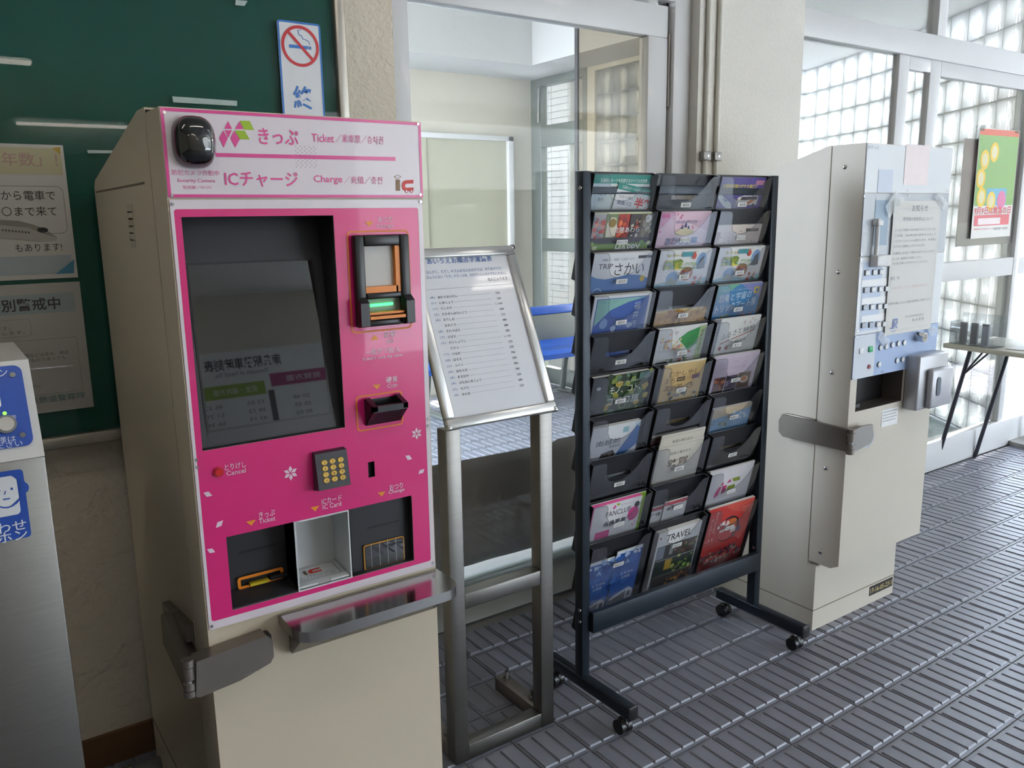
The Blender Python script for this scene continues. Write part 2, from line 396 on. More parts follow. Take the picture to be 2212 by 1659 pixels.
# ---- waiting-room door
DY = 2.262
door = empty('door_1', (1.78, DY, 0)); struct(door)
MB().box(1.165, 1.226, DY-.022, DY+.06, .14, 2.235, M['white_alu'], .003).build('jamb', door)
MB().box(2.300, 2.385, DY-.022, DY+.06, .0, 2.235, M['white_alu'], .003).build('jamb', door)
MB().box(1.226, 2.300, DY-.022, DY+.06, 2.135, 2.235, M['white_alu'], .003).build('head', door)
MB().box(1.226, 2.288, DY-.002, DY+.044, 2.015, 2.122, M['white_alu'], .003).build('top_rail', door)
MB().box(2.192, 2.288, DY-.002, DY+.044, .175, 2.015, M['white_alu'], .003).build('stile', door)
MB().box(1.226, 2.192, DY+.012, DY+.044, .142, .178, M['grey_alu'], .003).build('bottom_rail', door)
MB().box(2.288, 2.300, DY+.01, DY+.05, .14, 2.135, M['dark_gap']).build('frame_gap', door)
MB().cyl((2.293, DY-.002, 1.78), (2.293, DY-.002, 2.03), .0055, M['steel_d'], 8).build('hinge', door)
MB().box(1.165, 2.300, 2.286, 2.40, .012, .142, mat('sill_grey', '#8c8b86', .5, var=.1)).build('sill', door)
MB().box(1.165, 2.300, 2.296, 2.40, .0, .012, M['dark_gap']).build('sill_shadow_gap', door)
MB().box(1.226, 2.300, 2.282, 2.30, .142, .150, M['chrome']).build('sill_track', door)
MB().box(1.226, 2.192, DY+.022, DY+.028, .178, 2.015, M['glass']).build('glass_pane', door)
sl = MB().box(1.935, 2.300, DY+.074, DY+.082, .178, 2.12, M['glass2']).build('sliding_glass_pane', door)
MB().box(1.928, 1.936, DY+.070, DY+.086, .178, 2.12, M['dark_gap']).build('pane_edge', sl)

# ---- waiting room
IZ = .14; BX, BY = 3.86, 5.2; LX = .55
wf = struct(MB().ext([(LX, 2.40, -.1), (2.95, 2.40, -.1), (BX, 3.15, -.1), (BX, BY, -.1), (LX, BY, -.1)], (0, 0, .1+IZ-.009), M['grout']).build('floor_waiting_room'))
spots = []
for i in range(-9, 12):
    for j in range(7, 26):
        x, y = GX+(i+.5)*TS, GY+(j+.5)*TS
        if y-TS/2 < 2.42 or y+TS/2 > BY or x+TS/2 > BX or y-TS/2 < 2.46+.76*(x+TS/2-2.95): continue
        px, py = proj((x, y, IZ)); spots.append((x, y, 930 < px < 1285 and 700 < py < 1260))
tiles(wf, spots, IZ, M['tile_in'], 300)
wallbox('wall_waiting_room_back', LX, BX+.12, BY, BY+.12, 0, 2.85, M['plaster'])
wallbox('wall_waiting_room_left', LX-.1, LX, 2.36, BY+.12, 0, .75, M['plaster'])  # unseen side, left open above this to brighten the room with skylight
wallbox('wall_waiting_room_left_head', LX-.1, LX, 2.36, BY+.12, 2.5, 2.85, M['plaster'])
wallbox('wall_waiting_room_left_pier', LX-.1, LX, 2.36, 2.75, .75, 2.5, M['plaster'])
c0 = onZ(1150, 141, 2.385)
wallbox('ceiling_waiting_room', LX, BX, 2.37, BY, 2.80, 2.9, M['ceil'])
wallbox('trim_1', LX, BX, c0.y, BY, 2.385, 2.80, M['ceil'])
wallbox('trim_2', c0.x, BX, 3.15, c0.y, 2.385, 2.80, M['ceil'])
# closed hatch on its back wall
PB = Plane((0, BY, 0), (1, 0, 0), (0, 0, 1))
hu0, hu1, hv0, hv1 = PB.px(840, 300)[0], PB.px(1101, 300)[0], PB.px(1000, 640)[1], PB.px(1000, 291)[1]
hatch = empty('window_2', ((hu0+hu1)/2, BY, hv0)); struct(hatch)
for a in ((hu0, hu1, hv1-.035, hv1), (hu0, hu1, hv0, hv0+.04), (hu0, hu0+.03, hv0, hv1), (hu1-.045, hu1, hv0, hv1)):
    MB().box(a[0], a[1], BY-.05, BY, a[2], a[3], M['white_alu'], .003).build('frame_member', hatch)
hm = PB.px(919, 400)[0]
shut = mat('hatch_board', '#b9b7a2', .7, var=.12, vscale=2)
MB().box(hu0+.03, hm, BY-.030, BY-.014, hv0+.04, hv1-.035, shut).build('panel', hatch)
MB().box(hm+.004, hu1-.045, BY-.018, BY-.004, hv0+.04, hv1-.035, shut).build('panel', hatch)
# right wall with window and glass blocks
YW = lambda x: onX(x, 330, BX).y
wy1, wy0 = BY, YW(1268)
ZB = lambda x, y: onX(x, y, BX).z
gbt = ZB(1288, 153); gy1 = YW(1284)
wallbox('wall_waiting_room_strip', BX, BX+.12, gy1, wy0, IZ, 2.385, M['plaster'])
wallbox('wall_waiting_room_top', BX, BX+.12, 3.15, gy1, gbt+.005, 2.85, M['plaster'])
wallbox('wall_waiting_room_head', BX, BX+.12, gy1, BY, 2.385, 2.85, M['plaster'])
win = empty('window_3', (BX+.05, (wy0+wy1)/2, IZ)); struct(win)
zt0, zt1 = ZB(1172, 272), 2.33; zm = ZB(1172, 318); zr1, zr0 = ZB(1172, 515), ZB(1172, 542)
fx0, fx1 = BX-.01, BX+.05
ypl = YW(1171)
for a in ((ypl, BY, IZ, 2.385), (wy0, wy0+.04, IZ, 2.385), (wy0+.04, ypl, 2.33, 2.385), (wy0+.04, ypl, zm, zt0), (wy0+.04, ypl, zr0, zr1), (wy0+.04, ypl, IZ, IZ+.12)):
    MB().box(fx0, fx1, a[0], a[1], a[2], a[3], M['grey_alu'], .003).build('frame_member', win)
for a in ((zt0, 2.33), (zr1, zm), (IZ+.12, zr0)):
    MB().box(BX+.02, BX+.026, wy0+.04, ypl, a[0], a[1], M['glass']).build('pane', win)
MB().cyl((fx0-.02, ypl+.01, zt0+.02), (fx0-.01, ypl+.01, zt0+.26), .008, M['chrome'], 8).build('stay_arm', win)
# glass blocks: a pillowed square block and the mortar grid
def block_geo(p, t):
    mb = MB(); a = p/2-.005; c = a-.018
    for sgn in (1, -1):
        y = sgn*t/2
        vs = [(-a, y*.8, -a), (a, y*.8, -a), (a, y*.8, a), (-a, y*.8, a), (-c, y, -c), (c, y, -c), (c, y, c), (-c, y, c)]
        fs = [[0, 1, 5, 4], [1, 2, 6, 5], [2, 3, 7, 6], [3, 0, 4, 7], [4, 5, 6, 7]]
        if sgn > 0: fs = [f[::-1] for f in fs]
        mb.add(vs, fs, M['block'], True)
    y = t/2*.8
    mb.add([(-a, -y, -a), (a, -y, -a), (a, -y, a), (-a, -y, a), (-a, y, -a), (a, y, -a), (a, y, a), (-a, y, a)],
           [[0, 4, 5, 1], [1, 5, 6, 2], [2, 6, 7, 3], [3, 7, 4, 0]], M['block'])
    return mb
GP = .155
gw = struct(empty('wall_glass_block_panel', (BX+.05, gy1, IZ)))
rows = int((gbt-IZ)/GP); ncol = 6
mb = MB()
for r in range(rows+1): mb.box(BX+.02, BX+.09, gy1-ncol*GP, gy1, gbt-r*GP-.005, gbt-r*GP+.005, M['mortar'])
for c in range(ncol+1): mb.box(BX+.02, BX+.09, gy1-c*GP-.005, gy1-c*GP+.005, gbt-rows*GP, gbt, M['mortar'])
mb.build('mortar', gw)['kind'] = 'stuff'
first = None
for r in range(rows):
    for c in range(ncol):
        P = V((BX+.055, gy1-(c+.5)*GP, gbt-(r+.5)*GP))-WLOC[gw.name]
        if first is None: first = block_geo(GP, .09).build('glass_block', gw, (0, 0, 0)); o = first; o.location = P
        else: o = clone(first, P, gw)
        o.rotation_euler = (0, 0, math.pi/2)
wallbox('wall_waiting_room_right', BX, BX+.12, 3.15, gy1-ncol*GP, 0, gbt+.005, M['plaster'])
struct(MB().ext([(2.93, 2.46, 0), (2.985, 2.46, 0), (BX+.12, 3.15, 0), (BX, 3.15, 0)], (0, 0, 2.85), M['column']).build('wall_waiting_room_slant'))
wallbox('wall_waiting_room_foot', BX, BX+.12, gy1-ncol*GP, gy1, 0, gbt-rows*GP, M['plaster'])
# white brick-faced wall seen through that window
QX = 5.4; q0, q1 = onX(1272, 400, QX).y, onX(1160, 400, QX).y; qz0, qz1 = -.2, 2.75
bw = struct(MB().box(QX, QX+.2, q0-.6, q1+1.5, qz0, qz1+.05, M['joint']).build('wall_outside_brick'))
wallbox('ceiling_added_brick_shade', BX+.12, QX+.4, 4.95, q1+1.5, 2.80, 2.9, M['column'])  # unseen roof added to shade the brick wall
wallbox('wall_added_brick_shade_left', BX, BX+.12, BY+.12, q1+1.5, -.2, 2.80, M['column'])  # unseen wall added to cut off side light from the brick
wallbox('wall_added_brick_shade_end', BX+.12, QX, q1+1.4, q1+1.5, -.2, 1.4, M['column'])  # unseen low wall added to limit the daylight on the brick
first = None; BH, BWD = .064, .27
for r in range(int((qz1-.35)/BH)+1):
    for c in range(int((q1-q0)/BWD)+2):
        P = V((QX-.003, q0-.1+c*BWD, .35+r*BH))-WLOC[bw.name]
        if first is None:
            mb = MB(); mb.box(-.008, .006, -BWD/2+.004, BWD/2-.004, -BH/2+.003, BH/2-.003, M['brick']); first = mb.build('brick', bw); first.location = P
        else: clone(first, P, bw)

# ---- entrance glazing and the curved glass-block porch behind it
ent = struct(empty('window_1', (4.2, 2.29, 0)))
E0, E1 = 2.262, 2.322
for nm, a in (('jamb', (2.985, 3.015, 0, 2.78)), ('transom', (3.015, 6.6, 2.105, 2.214)), ('upper_post', (4.085, 4.165, 2.214, 2.78)), ('upper_post', (5.30, 5.38, 2.214, 2.78)),
              ('stile', (3.80, 3.885, .165, 2.105)), ('stile', (4.07, 4.165, .165, 2.105)), ('leaf_top_rail', (3.885, 4.07, 2.045, 2.105)), ('leaf_top_rail', (4.165, 6.6, 2.035, 2.105)),
              ('mid_rail', (4.165, 6.6, 1.03, 1.13)), ('bottom_rail', (3.015, 6.6, 0, .165)), ('mullion', (5.10, 5.16, .165, 2.035)), ('jamb', (6.54, 6.6, .165, 2.035))):
    d = 0 if nm in ('transom', 'bottom_rail', 'upper_post', 'jamb') else .008 if nm == 'mullion' else .012
    MB().box(a[0], a[1], E0+d, E1-d, a[2], a[3], M['white_alu'], .003).build(nm, ent)
for a in ((3.015, 4.085, 2.214, 2.78), (4.165, 5.30, 2.214, 2.78), (5.38, 6.6, 2.214, 2.78), (3.015, 3.80, .165, 2.105), (3.885, 4.07, .165, 2.045), (4.165, 5.10, 1.13, 2.035), (4.165, 5.10, .165, 1.03), (5.16, 6.54, 1.13, 2.035), (5.16, 6.54, .165, 1.03)):
    MB().box(a[0], a[1], 2.289, 2.295, a[2], a[3], M['glass']).build('pane', ent)
pf = struct(MB().box(2.95, 7.2, 2.32, 4.9, -.2, 0, mat('porch_floor', '#7d8f8c', .35, var=.1)).build('floor_porch'))
PP = [V((6.6, 4.8)), V((5.9, 3.4)), V((5.2, 2.36))]
# circle through the three points
ax, ay = PP[0]; bx_, by_ = PP[1]; cx_, cy_ = PP[2]
D_ = 2*(ax*(by_-cy_)+bx_*(cy_-ay)+cx_*(ay-by_))
ux = ((ax*ax+ay*ay)*(by_-cy_)+(bx_**2+by_**2)*(cy_-ay)+(cx_**2+cy_**2)*(ay-by_))/D_
uy = ((ax*ax+ay*ay)*(cx_-bx_)+(bx_**2+by_**2)*(ax-cx_)+(cx_**2+cy_**2)*(bx_-ax))/D_
UC = V((ux, uy)); UR = (PP[0]-UC).length
a0 = math.atan2(PP[0].y-uy, PP[0].x-ux); a1 = math.atan2(PP[2].y-uy, PP[2].x-ux)
while a1-a0 > math.pi: a1 -= 2*math.pi
while a1-a0 < -math.pi: a1 += 2*math.pi
arc = abs(a1-a0)*UR; NP_ = round(arc/.2); CP = arc/NP_
PZ = onY(1725, 150, 4.8).z; NR = int(PZ/.2)
gc = struct(empty('wall_glass_block_curve', (PP[1].x, PP[1].y, 0)))
def arcp(s, dr=0.0):
    a = a0+(a1-a0)*s/arc; return V((ux+(UR+dr)*math.cos(a), uy+(UR+dr)*math.sin(a)))
mb = MB()
zb = PZ-NR*.2
for r in range(NR+1):
    z = zb+r*.2
    for c in range(NP_):
        p, q = arcp(c*CP, -.03), arcp((c+1)*CP, -.03); p2, q2 = arcp(c*CP, .03), arcp((c+1)*CP, .03)
        mb.ext([(p.x, p.y, z-.005), (q.x, q.y, z-.005), (q2.x, q2.y, z-.005), (p2.x, p2.y, z-.005)], (0, 0, .010), M['mortar'])
for c in range(NP_+1):
    p, q = arcp(c*CP, -.03), arcp(c*CP, .03); t = (arcp(min(c*CP+.01, arc+.01))-arcp(c*CP)).normalized()*.005
    mb.ext([(p.x-t.x, p.y-t.y, zb), (p.x+t.x, p.y+t.y, zb), (q.x+t.x, q.y+t.y, zb), (q.x-t.x, q.y-t.y, zb)], (0, 0, NR*.2), M['mortar'])
mb.build('mortar', gc)['kind'] = 'stuff'
first = None
for r in range(NR):
    for c in range(NP_):
        m_ = arcp((c+.5)*CP); t = arcp((c+.6)*CP)-arcp((c+.4)*CP)
        P = V((m_.x, m_.y, zb+(r+.5)*.2))-WLOC[gc.name]
        if first is None: first = block_geo(.2, .08).build('glass_block', gc, (0, 0, 0)); o = first; o.location = P
        else: o = clone(first, P, gc)
        o.rotation_euler = (0, 0, math.atan2(t.y, t.x))
gk = struct(empty('wall_glass_block_end', (6.3, 4.84, 0)))
mb = MB()
for r in range(NR+1): mb.box(6.0, 6.6, 4.81, 4.87, zb+r*.2-.005, zb+r*.2+.005, M['mortar'])
for c in range(4): mb.box(6.6-c*.2-.005, 6.6-c*.2+.005, 4.81, 4.87, zb, PZ, M['mortar'])
mb.build('mortar', gk)['kind'] = 'stuff'
for r in range(NR):
    for c in range(3):
        o = clone(first, V((6.5-c*.2, 4.84, zb+(r+.5)*.2))-WLOC[gk.name], gk); o.rotation_euler = (0, 0, 0)
wallbox('wall_porch_back', BX+.12, 6.0, 4.80, 4.90, 0, 3.0, M['column'])
struct(MB().ext([(2.99, 2.37, PZ), (5.32, 2.37, PZ), (6.02, 3.36, PZ), (6.75, 4.95, PZ), (BX+.12, 4.95, PZ), (BX+.12, 3.15, PZ)], (0, 0, .1), M['ceil']).build('ceiling_porch'))

# ---- hall front wall, behind the camera: timetable board and its lamp (seen mirrored in the touch screen)
TP = Plane((3.55, HY0+.032, 1.15), (-1, 0, 0), (0, 0, 1))
tt = thing('timetable_board', (2.35, HY0+.03, 1.15), 'white departure timetable board on the front wall, mirrored in the touch screen', 'timetable')
MB().box(1.15, 3.55, HY0+.002, HY0+.032, 1.15, 2.29, mat('timetable_white', '#e2e4e4', .5)).build('panel', tt)
q = MB(); q.quad(TP, 3.55-3.32, 3.55-2.66, 1.90-1.15, 2.03-1.15, ink('#a83a78'), .001); q.quad(TP, 3.55-2.60, 3.55-1.95, 1.84-1.15, 1.97-1.15, ink('#8fae3a'), .001); q.quad(TP, 3.55-2.68, 3.55-2.62, .25, .72, ink('#3a3d40'), .001); q.quad(TP, 3.55-3.42, 3.55-3.36, .25, .72, ink('#3a3d40'), .001); q.build('printed_bars', tt)
text(tt, 'title', ink('#33363a'), '南条駅発車時刻表', TP, 3.55-2.80, 2.165-1.15, .74, .115, off=.002, bold=.02); text(tt, 'subtitle', ink('#55585c'), 'Timetable of Nanjō Sta.', TP, 3.55-2.66, 2.065-1.15, .52, .05, off=.002)
text(tt, 'bar_lettering', ink('#e9e9e9'), '武生・福井方面', TP, 3.55-2.52, 1.905-1.15, .42, .06, off=.002); text(tt, 'bar_lettering', ink('#e9e9e9'), '敦賀方面', TP, 3.55-3.18, 1.965-1.15, .36, .06, off=.002)
for k in range(6):
    for c in range(4): text(tt, 'times', ink('#55585c'), '%02d %02d' % ((7+k*5+c*13) % 60, (31+k*7+c*17) % 60), TP, .12+.40*c+(.06 if c > 1 else 0), .62-.08*k, .17, .035, off=.002)
wlp = thing('wall_lamp', (1.38, HY0+.1, 2.33), 'fluorescent tube lamp on the front wall beside the timetable', 'lamp')
MB().box(.84, 1.92, HY0+.002, HY0+.07, 2.34, 2.39, M['white_alu']).build('housing', wlp); MB().cyl((.89, HY0+.10, 2.325), (1.87, HY0+.10, 2.335), .016, M['tube_lamp'], 8).build('tube', wlp)

# =================================================================== PINK TICKET MACHINE
KY = 1.48; KX0, KX1 = .3462, .8275; KS = 1.578
KP = Plane((0, KY, 0), (1, 0, 0), (0, 0, 1))
kp = KP.px
kio = thing('ticket_machine', ((KX0+KX1)/2, 1.8, 0), 'tall beige ticket machine with a bright pink front panel and dark touch screen', 'ticket machine')
sec = 2.15
# cabinet body (side profile extruded across the width)
prof = [(KS+.005, .0), (sec, .0), (sec, 1.475), (2.13, 1.49), (1.64, 1.588), (KS+.005, 1.588)]
MB().ext([(KX0, y, z) for y, z in prof], (KX1-KX0, 0, 0), M['beige']).build('cabinet', kio)
g = mat('seam_shadow', '#7d7462', .7)
MB().box(KX0-.0012, KX0+.01, 1.635, 2.13, 1.462, 1.4655, g).build('panel_seam', kio); MB().box(KX0-.0012, KX0+.01, 1.60, sec, .128, .131, g).build('panel_seam', kio)
lv = mat('louvre_beige', '#c5bdaa', .5)
SPk = Plane((KX0, 0, 0), (0, -1, 0), (0, 0, 1))
for k in range(6):
    a = SPk.px(282-1+k*1.4, 447+k*15.2); MB().box(KX0-.0012, KX0+.002, -a[0]-.022, -a[0]+.022, a[1]-.011, a[1]+.005, lv).build('louvre', kio)
# the door: hollow front leaf, holes for screen and mouths
scr = KP.r4((391.6, 471), (719.7, 463.4), (744, 922), (436.5, 975.5))
tkt = KP.r4((489.6, 1160), (633.5, 1127.5), (643, 1281), (500, 1319))
icp = KP.r4((634.4, 1126.5), (753, 1099.5), (759, 1246), (644, 1277))
chg = KP.r4((753.2, 1099.5), (888.8, 1069.6), (893.3, 1210), (759.2, 1246.5))
b0 = max(tkt[2], icp[2], chg[2]); lowz = (tkt[2]+icp[2]+chg[2])/3; topz = (tkt[3]+icp[3]+chg[3])/3
tkt = (tkt[0], icp[0]-.0, lowz, topz); icp = (icp[0], icp[1], lowz, topz); chg = (icp[1], chg[1], lowz, topz)
slot = KP.r4((794, 998), (808, 996), (809, 1029), (795, 1031))
holes = [scr, tkt, icp, chg, slot]
p0, p1, p2, p3 = KP.r4((361.5, 431), (914, 429), (940, 1224), (447, 1359.5)); q2 = KP.r4((344, 235.5), (908.5, 263.5), (914, 426), (361, 428.3))
PNL = (KX0+.003, KX1-.003, p2, p3-.001)
leaf = MB()
leaf.plate(KP, KX0, KX1, .03, KS, holes, M['beige'], 0)
for a in ([(KX0, KY, .03), (KX0, KY, KS), (KX0, KS, KS), (KX0, KS, .03)], [(KX1, KY, KS), (KX1, KY, .03), (KX1, KS, .03), (KX1, KS, KS)],
          [(KX0, KY, KS), (KX1, KY, KS), (KX1, KS-.004, KS+.0), (KX0, KS-.004, KS)], [(KX0, KY, .03), (KX0, KS, .03), (KX1, KS, .03), (KX1, KY, .03)]): leaf.poly(a, M['beige'])
leaf.poly([(KX0, KS, .03), (KX0, KS, KS), (KX1, KS, KS), (KX1, KS, .03)], M['beige'])
leaf.build('front_door', kio)
MB().box(KX0+.0015, KX1-.0015, KS+.0005, KS+.005, .02, 1.584, M['dark_gap']).build('door_gap', kio)
# header panel
hdr = MB(); H = (KX0+.001, KX1-.001, q2[2], KS-.002)
hdr.box(H[0], H[1], KY-.0035, KY, H[2], H[3], M['pwhite'])
KH = Plane((0, KY-.0035, 0), (1, 0, 0), (0, 0, 1))
header = hdr.build('header_panel', kio)
pb = MB(); pk = ink('#e64a97', .3, .3)
pb.rring(KH, H[0], H[1], H[2], H[3], .0052, .002, pk)
def up(x, y): return KH.px(200+x/2.949, 220+y/2.949)
def shp(mb, pts, m, f, pl=None): mb.shape(pl or KH, [f(*p) for p in pts], m)
shp(pb, [(765, 325), (765, 350), (1928, 376), (1928, 352)], pk, up)
gr = ink('#9fbf1e')
for t in ([(862, 122), (837, 172), (889, 172)], [(935, 124), (906, 174), (960, 174)], [(840, 181), (888, 181), (864, 229)], [(832, 182), (861, 232), (835, 291), (805, 231)], [(900, 185), (937, 238), (908, 292), (877, 234)]): shp(pb, t, pk, up)
for t in ([(937, 120), (1000, 122), (1028, 180), (964, 178)], [(905, 183), (968, 184), (1000, 240), (936, 238)]): shp(pb, t, gr, up)
br = ink('#8a6a48'); rd = ink('#d8322c')
shp(pb, [(1930, 495), (1957, 495), (1958, 567), (1931, 567)], br, up)
shp(pb, [(1990, 500), (2043, 497), (2043, 520), (1996, 522), (1990, 530), (1990, 540), (1997, 547), (2044, 545), (2044, 568), (1992, 570), (1972, 556), (1968, 535), (1974, 512)], rd, up)
for c in (1998, 2030):
    u, v = up(c, 569); pb.disc(KH, u, v, .0032, .0032, rd, .0009); pb.disc(KH, u, v, .0019, .0019, M['pwhite'], .0011)
for a, b in (((1920, 478), (1942, 465)), ((1942, 465), (1965, 477)), ((1965, 477), (1943, 490)), ((1943, 490), (1920, 478))): pb.line(KH, up(*a), up(*b), .0009, br)
pb.build('header_print', header)
sp = MB(); dk = ink('#8a7f86')
for r in range(11):
    for c in range(5):
        u, v = up(1291+c*29+(r % 2)*12+r*.6, 284+r*13+c*1.0); sp.disc(KH, u, v, .00085, .00085, dk, .001, 8)
sp.build('speaker_holes', header)['kind'] = 'stuff'
def tx(par, s, x0, yc, x1, h, m, pl=KH, f=up, o=(200, 220, 2.949), bold=0.0):
    text_px(par, 'lettering', m, s, pl, o[0]+x0/o[2], o[1]+yc/o[2], o[0]+x1/o[2], h/o[2], bold=bold)
pt_ = ink('#df6ba0'); 
tx(header, 'きっぷ', 1055, 217, 1310, 104, pk, bold=.012); tx(header, 'Ticket', 1395, 228, 1537, 52, pk, bold=.008)
tx(header, '／乘車票／승차권', 1546, 232, 1850, 54, pt_)
tx(header, 'ICチャージ', 840, 490, 1308, 100, pk, bold=.012); tx(header, 'Charge', 1408, 496, 1590, 58, pk, bold=.008)
tx(header, '／充值／충전', 1600, 497, 1845, 50, pt_)
tx(header, '防犯カメラ作動中', 503, 449, 806, 36, pt_); tx(header, 'Security Camera', 540, 503, 780, 32, pt_, bold=.006); tx(header, '監視器／모니터', 575, 544, 755, 22, pt_)
# camera dome
dm = MB(); cu_, cv_ = up(641, 258); R_ = (.0345, .043)
NU, NV = 28, 9; vs = []; fs = []
for j in range(NV+1):
    t = j/NV*math.pi/2; rr = math.cos(t)**.6; dd = math.sin(t)*.038
    for i in range(NU):
        a = 2*math.pi*i/NU; ca, sa = math.cos(a), math.sin(a)
        x = abs(ca)**.72*math.copysign(1, ca); z = abs(sa)**.72*math.copysign(1, sa)
        vs.append(KH.pt(cu_+R_[0]*x*rr, cv_+R_[1]*z*rr, dd))
for j in range(NV):
    for i in range(NU): fs.append([j*NU+i, j*NU+(i+1) % NU, (j+1)*NU+(i+1) % NU, (j+1)*NU+i])
dm.add(vs, fs, M['dome'], True); dm.build('camera_dome', kio)
# main panel
F = MB(); F.plate(KP, PNL[0], PNL[1], PNL[2], PNL[3], holes, M['pink'], .002)
panel = F.build('front_panel', kio)
KF = Plane((0, KY-.002, 0), (1, 0, 0), (0, 0, 1))
pin = KF.r4((376.3, 454.6), (903.7, 446.5), (929.5, 1210), (456.4, 1344.4))
wp = MB(); wp.ringp(KF, rrect(PNL[0], PNL[1], PNL[2], PNL[3], .003), rrect(pin[0], pin[1], pin[2], pin[3], .005), M['pwhite'], .0004)
for k in (0, 1):
    wp.quad(KF, PNL[k]-.0005, PNL[k]+.0005, PNL[2], PNL[3], M['pwhite'], .0003)
wp.build('white_border', panel)
def u5(x, y): return KF.px(360+x/3.0717, 440+y/3.0717)
def u6(x, y): return KF.px(360+x/3.319, 900+y/3.319)
t5 = (360, 440, 3.0717); t6 = (360, 900, 3.319); lw_ = ink('#f3dbe8'); og = ink('#f29a2e')
def t_5(s, x0, yc, x1, h, bold=.006): tx(panel, s, x0, yc, x1, h, lw_, KF, None, t5, bold)
def t_6(s, x0, yc, x1, h, bold=.006): tx(panel, s, x0, yc, x1, h, lw_, KF, None, t6, bold)
t_5('おつり', 1403, 106, 1495, 38); t_5('Change', 1390, 150, 1503, 27); t_5('紙幣', 1440, 873, 1518, 40); t_5('Bill', 1464, 912, 1502, 28)
t_5('一枚ずつ投入', 1320, 988, 1543, 42, .004); t_5('Insert one by one', 1302, 1034, 1562, 28); t_5('硬貨', 1455, 1170, 1530, 40); t_5('Coin', 1462, 1209, 1530, 28)
t_6('とりけし', 415, 366, 567, 44); t_6('Cancel', 427, 408, 565, 33); t_6('おつり', 1597, 510, 1692, 42); t_6('Change', 1590, 547, 1703, 30)
t_6('ICカード', 1110, 610, 1253, 44); t_6('IC Card', 1117, 650, 1250, 34); t_6('きっぷ', 660, 708, 775, 46); t_6('Ticket', 660, 752, 778, 34)
for t, f in (([(1315, 120), (1370, 118), (1344, 152)], u5), ([(1352, 907), (1407, 900), (1378, 871)], u5), ([(1367, 1203), (1420, 1198), (1395, 1232)], u5),
             ([(1510, 546), (1568, 534), (1543, 572)], u6), ([(1030, 650), (1095, 637), (1065, 680)], u6), ([(568, 752), (640, 738), (606, 782)], u6)):
    pp = MB(); shp(pp, t, og, f, KF); pp.build('orange_arrow', panel)
def star(x, y, r, f):
    cu, cv = f(x, y); sc = r; pp = MB()
    for k in range(6):
        a = math.radians(90+60*k); d = V((math.cos(a), math.sin(a))); q = V((-d.y, d.x)); c = V((cu, cv))
        pp.shape(KF, [tuple(c+d*sc*.10), tuple(c+d*sc*.55+q*sc*.25), tuple(c+d*sc), tuple(c+d*sc*.55-q*sc*.25)], lw_)
    pp.build('flower_mark', panel)
star(1658, 1525, .0128, u5); star(888, 405, .0146, u6)
for d in ([(262, 545), (300, 536), (328, 566), (287, 575)], [(352, 797), (363, 757), (404, 742), (392, 782)], [(288, 950), (326, 944), (348, 970), (308, 978)], [(1710, 280), (1740, 276), (1760, 304), (1728, 311)], [(1804, 412), (1812, 384), (1847, 374), (1838, 402)]):
    pp = MB(); shp(pp, d, lw_, u6, KF); pp.build('petal_mark', panel)
oc = ink('#f07a2c')
pp = MB(); a = KF.r4((747.4, 498), (882.5, 497), (890.6, 712), (758.8, 718)); pp.rring(KF, *a, .0034, .010, oc, .0008); pp.build('orange_outline', panel)
pp = MB(); a = KF.r4((767, 855), (868, 843.7), (872, 920), (771, 930)); pp.rring(KF, *a, .0032, .009, oc, .0008); pp.build('orange_outline', panel)
# screws
for x, y in [(351.6, 242.7), (905.3, 268.5), (909.7, 420.7), (368.5, 422.4), (369.6, 441), (909.4, 436), (419.4, 994), (420.9, 1010), (925.8, 905), (925.8, 919), (452.5, 1353.5), (936, 1215)]:
    u, v = KF.px(x, y); u = min(max(u, KX0+.007), KX1-.007)
    MB().cyl(KF.pt(u, v, -.002), KF.pt(u, v, .0035), .0032, M['chrome'], 10, .0026).build('screw', kio)
# touch screen sunk behind the panel, leaning back
SB, ST = .016, .082
mb = MB(); mb.recess(KP, *scr, SB, M['dgrey'], M['dgrey'], ST)
bez = mb.build('screen_bezel', kio)
by = (scr[3]-scr[2]); sl_ = Plane(KP.pt(scr[0], scr[2], -SB), (1, 0, 0), V((0, ST-SB, by))); Ls = V((0, ST-SB, by)).length
sw = scr[1]-scr[0]
s0 = (.020, sw-.020, .030, Ls-.085)
mb = MB(); mb.rring(sl_, s0[0]-.004, s0[1]+.004, s0[2]-.004, s0[3]+.004, .004, .002, M['black'], .0015); mb.build('screen_gasket', bez)
MB().quad(sl_, *s0, M['screen'], .001).build('screen', bez)
# small sensor window
mb = MB(); mb.recess(KF, *slot, .012, M['black']); mb.build('sensor_slot', kio)
# bill unit: frame standing proud, window, lit mouth
bu = KF.r4((758, 507.5), (874, 506.5), (883.5, 696), (767, 707.5)); bz = lambda f: bu[2]+(bu[3]-bu[2])*f
bw_ = bu[1]-bu[0]
mb = MB()
win_u0, win_u1 = bu[0]+.020, bu[1]-.026
for a in ((bu[0], win_u0, bu[2], bu[3]), (win_u1+.006, bu[1], bu[2], bu[3]), (win_u0, win_u1+.006, bz(.88), bu[3]), (win_u0, win_u1+.006, bz(.30), bz(.37)), (win_u0, win_u1+.006, bu[2], bz(.075))):
    mb.obox(KF.pt(a[0], a[2]), (a[1]-a[0], 0, 0), (0, 0, a[3]-a[2]), (0, -.016, 0), M['black'], .003)
mb.ext([KF.pt(bu[0], bz(.0), .016), KF.pt(bu[0], bz(.33), .016), KF.pt(bu[0], bz(.27), .030), KF.pt(bu[0], bz(.02), .030)], (.018, 0, 0), M['black'])
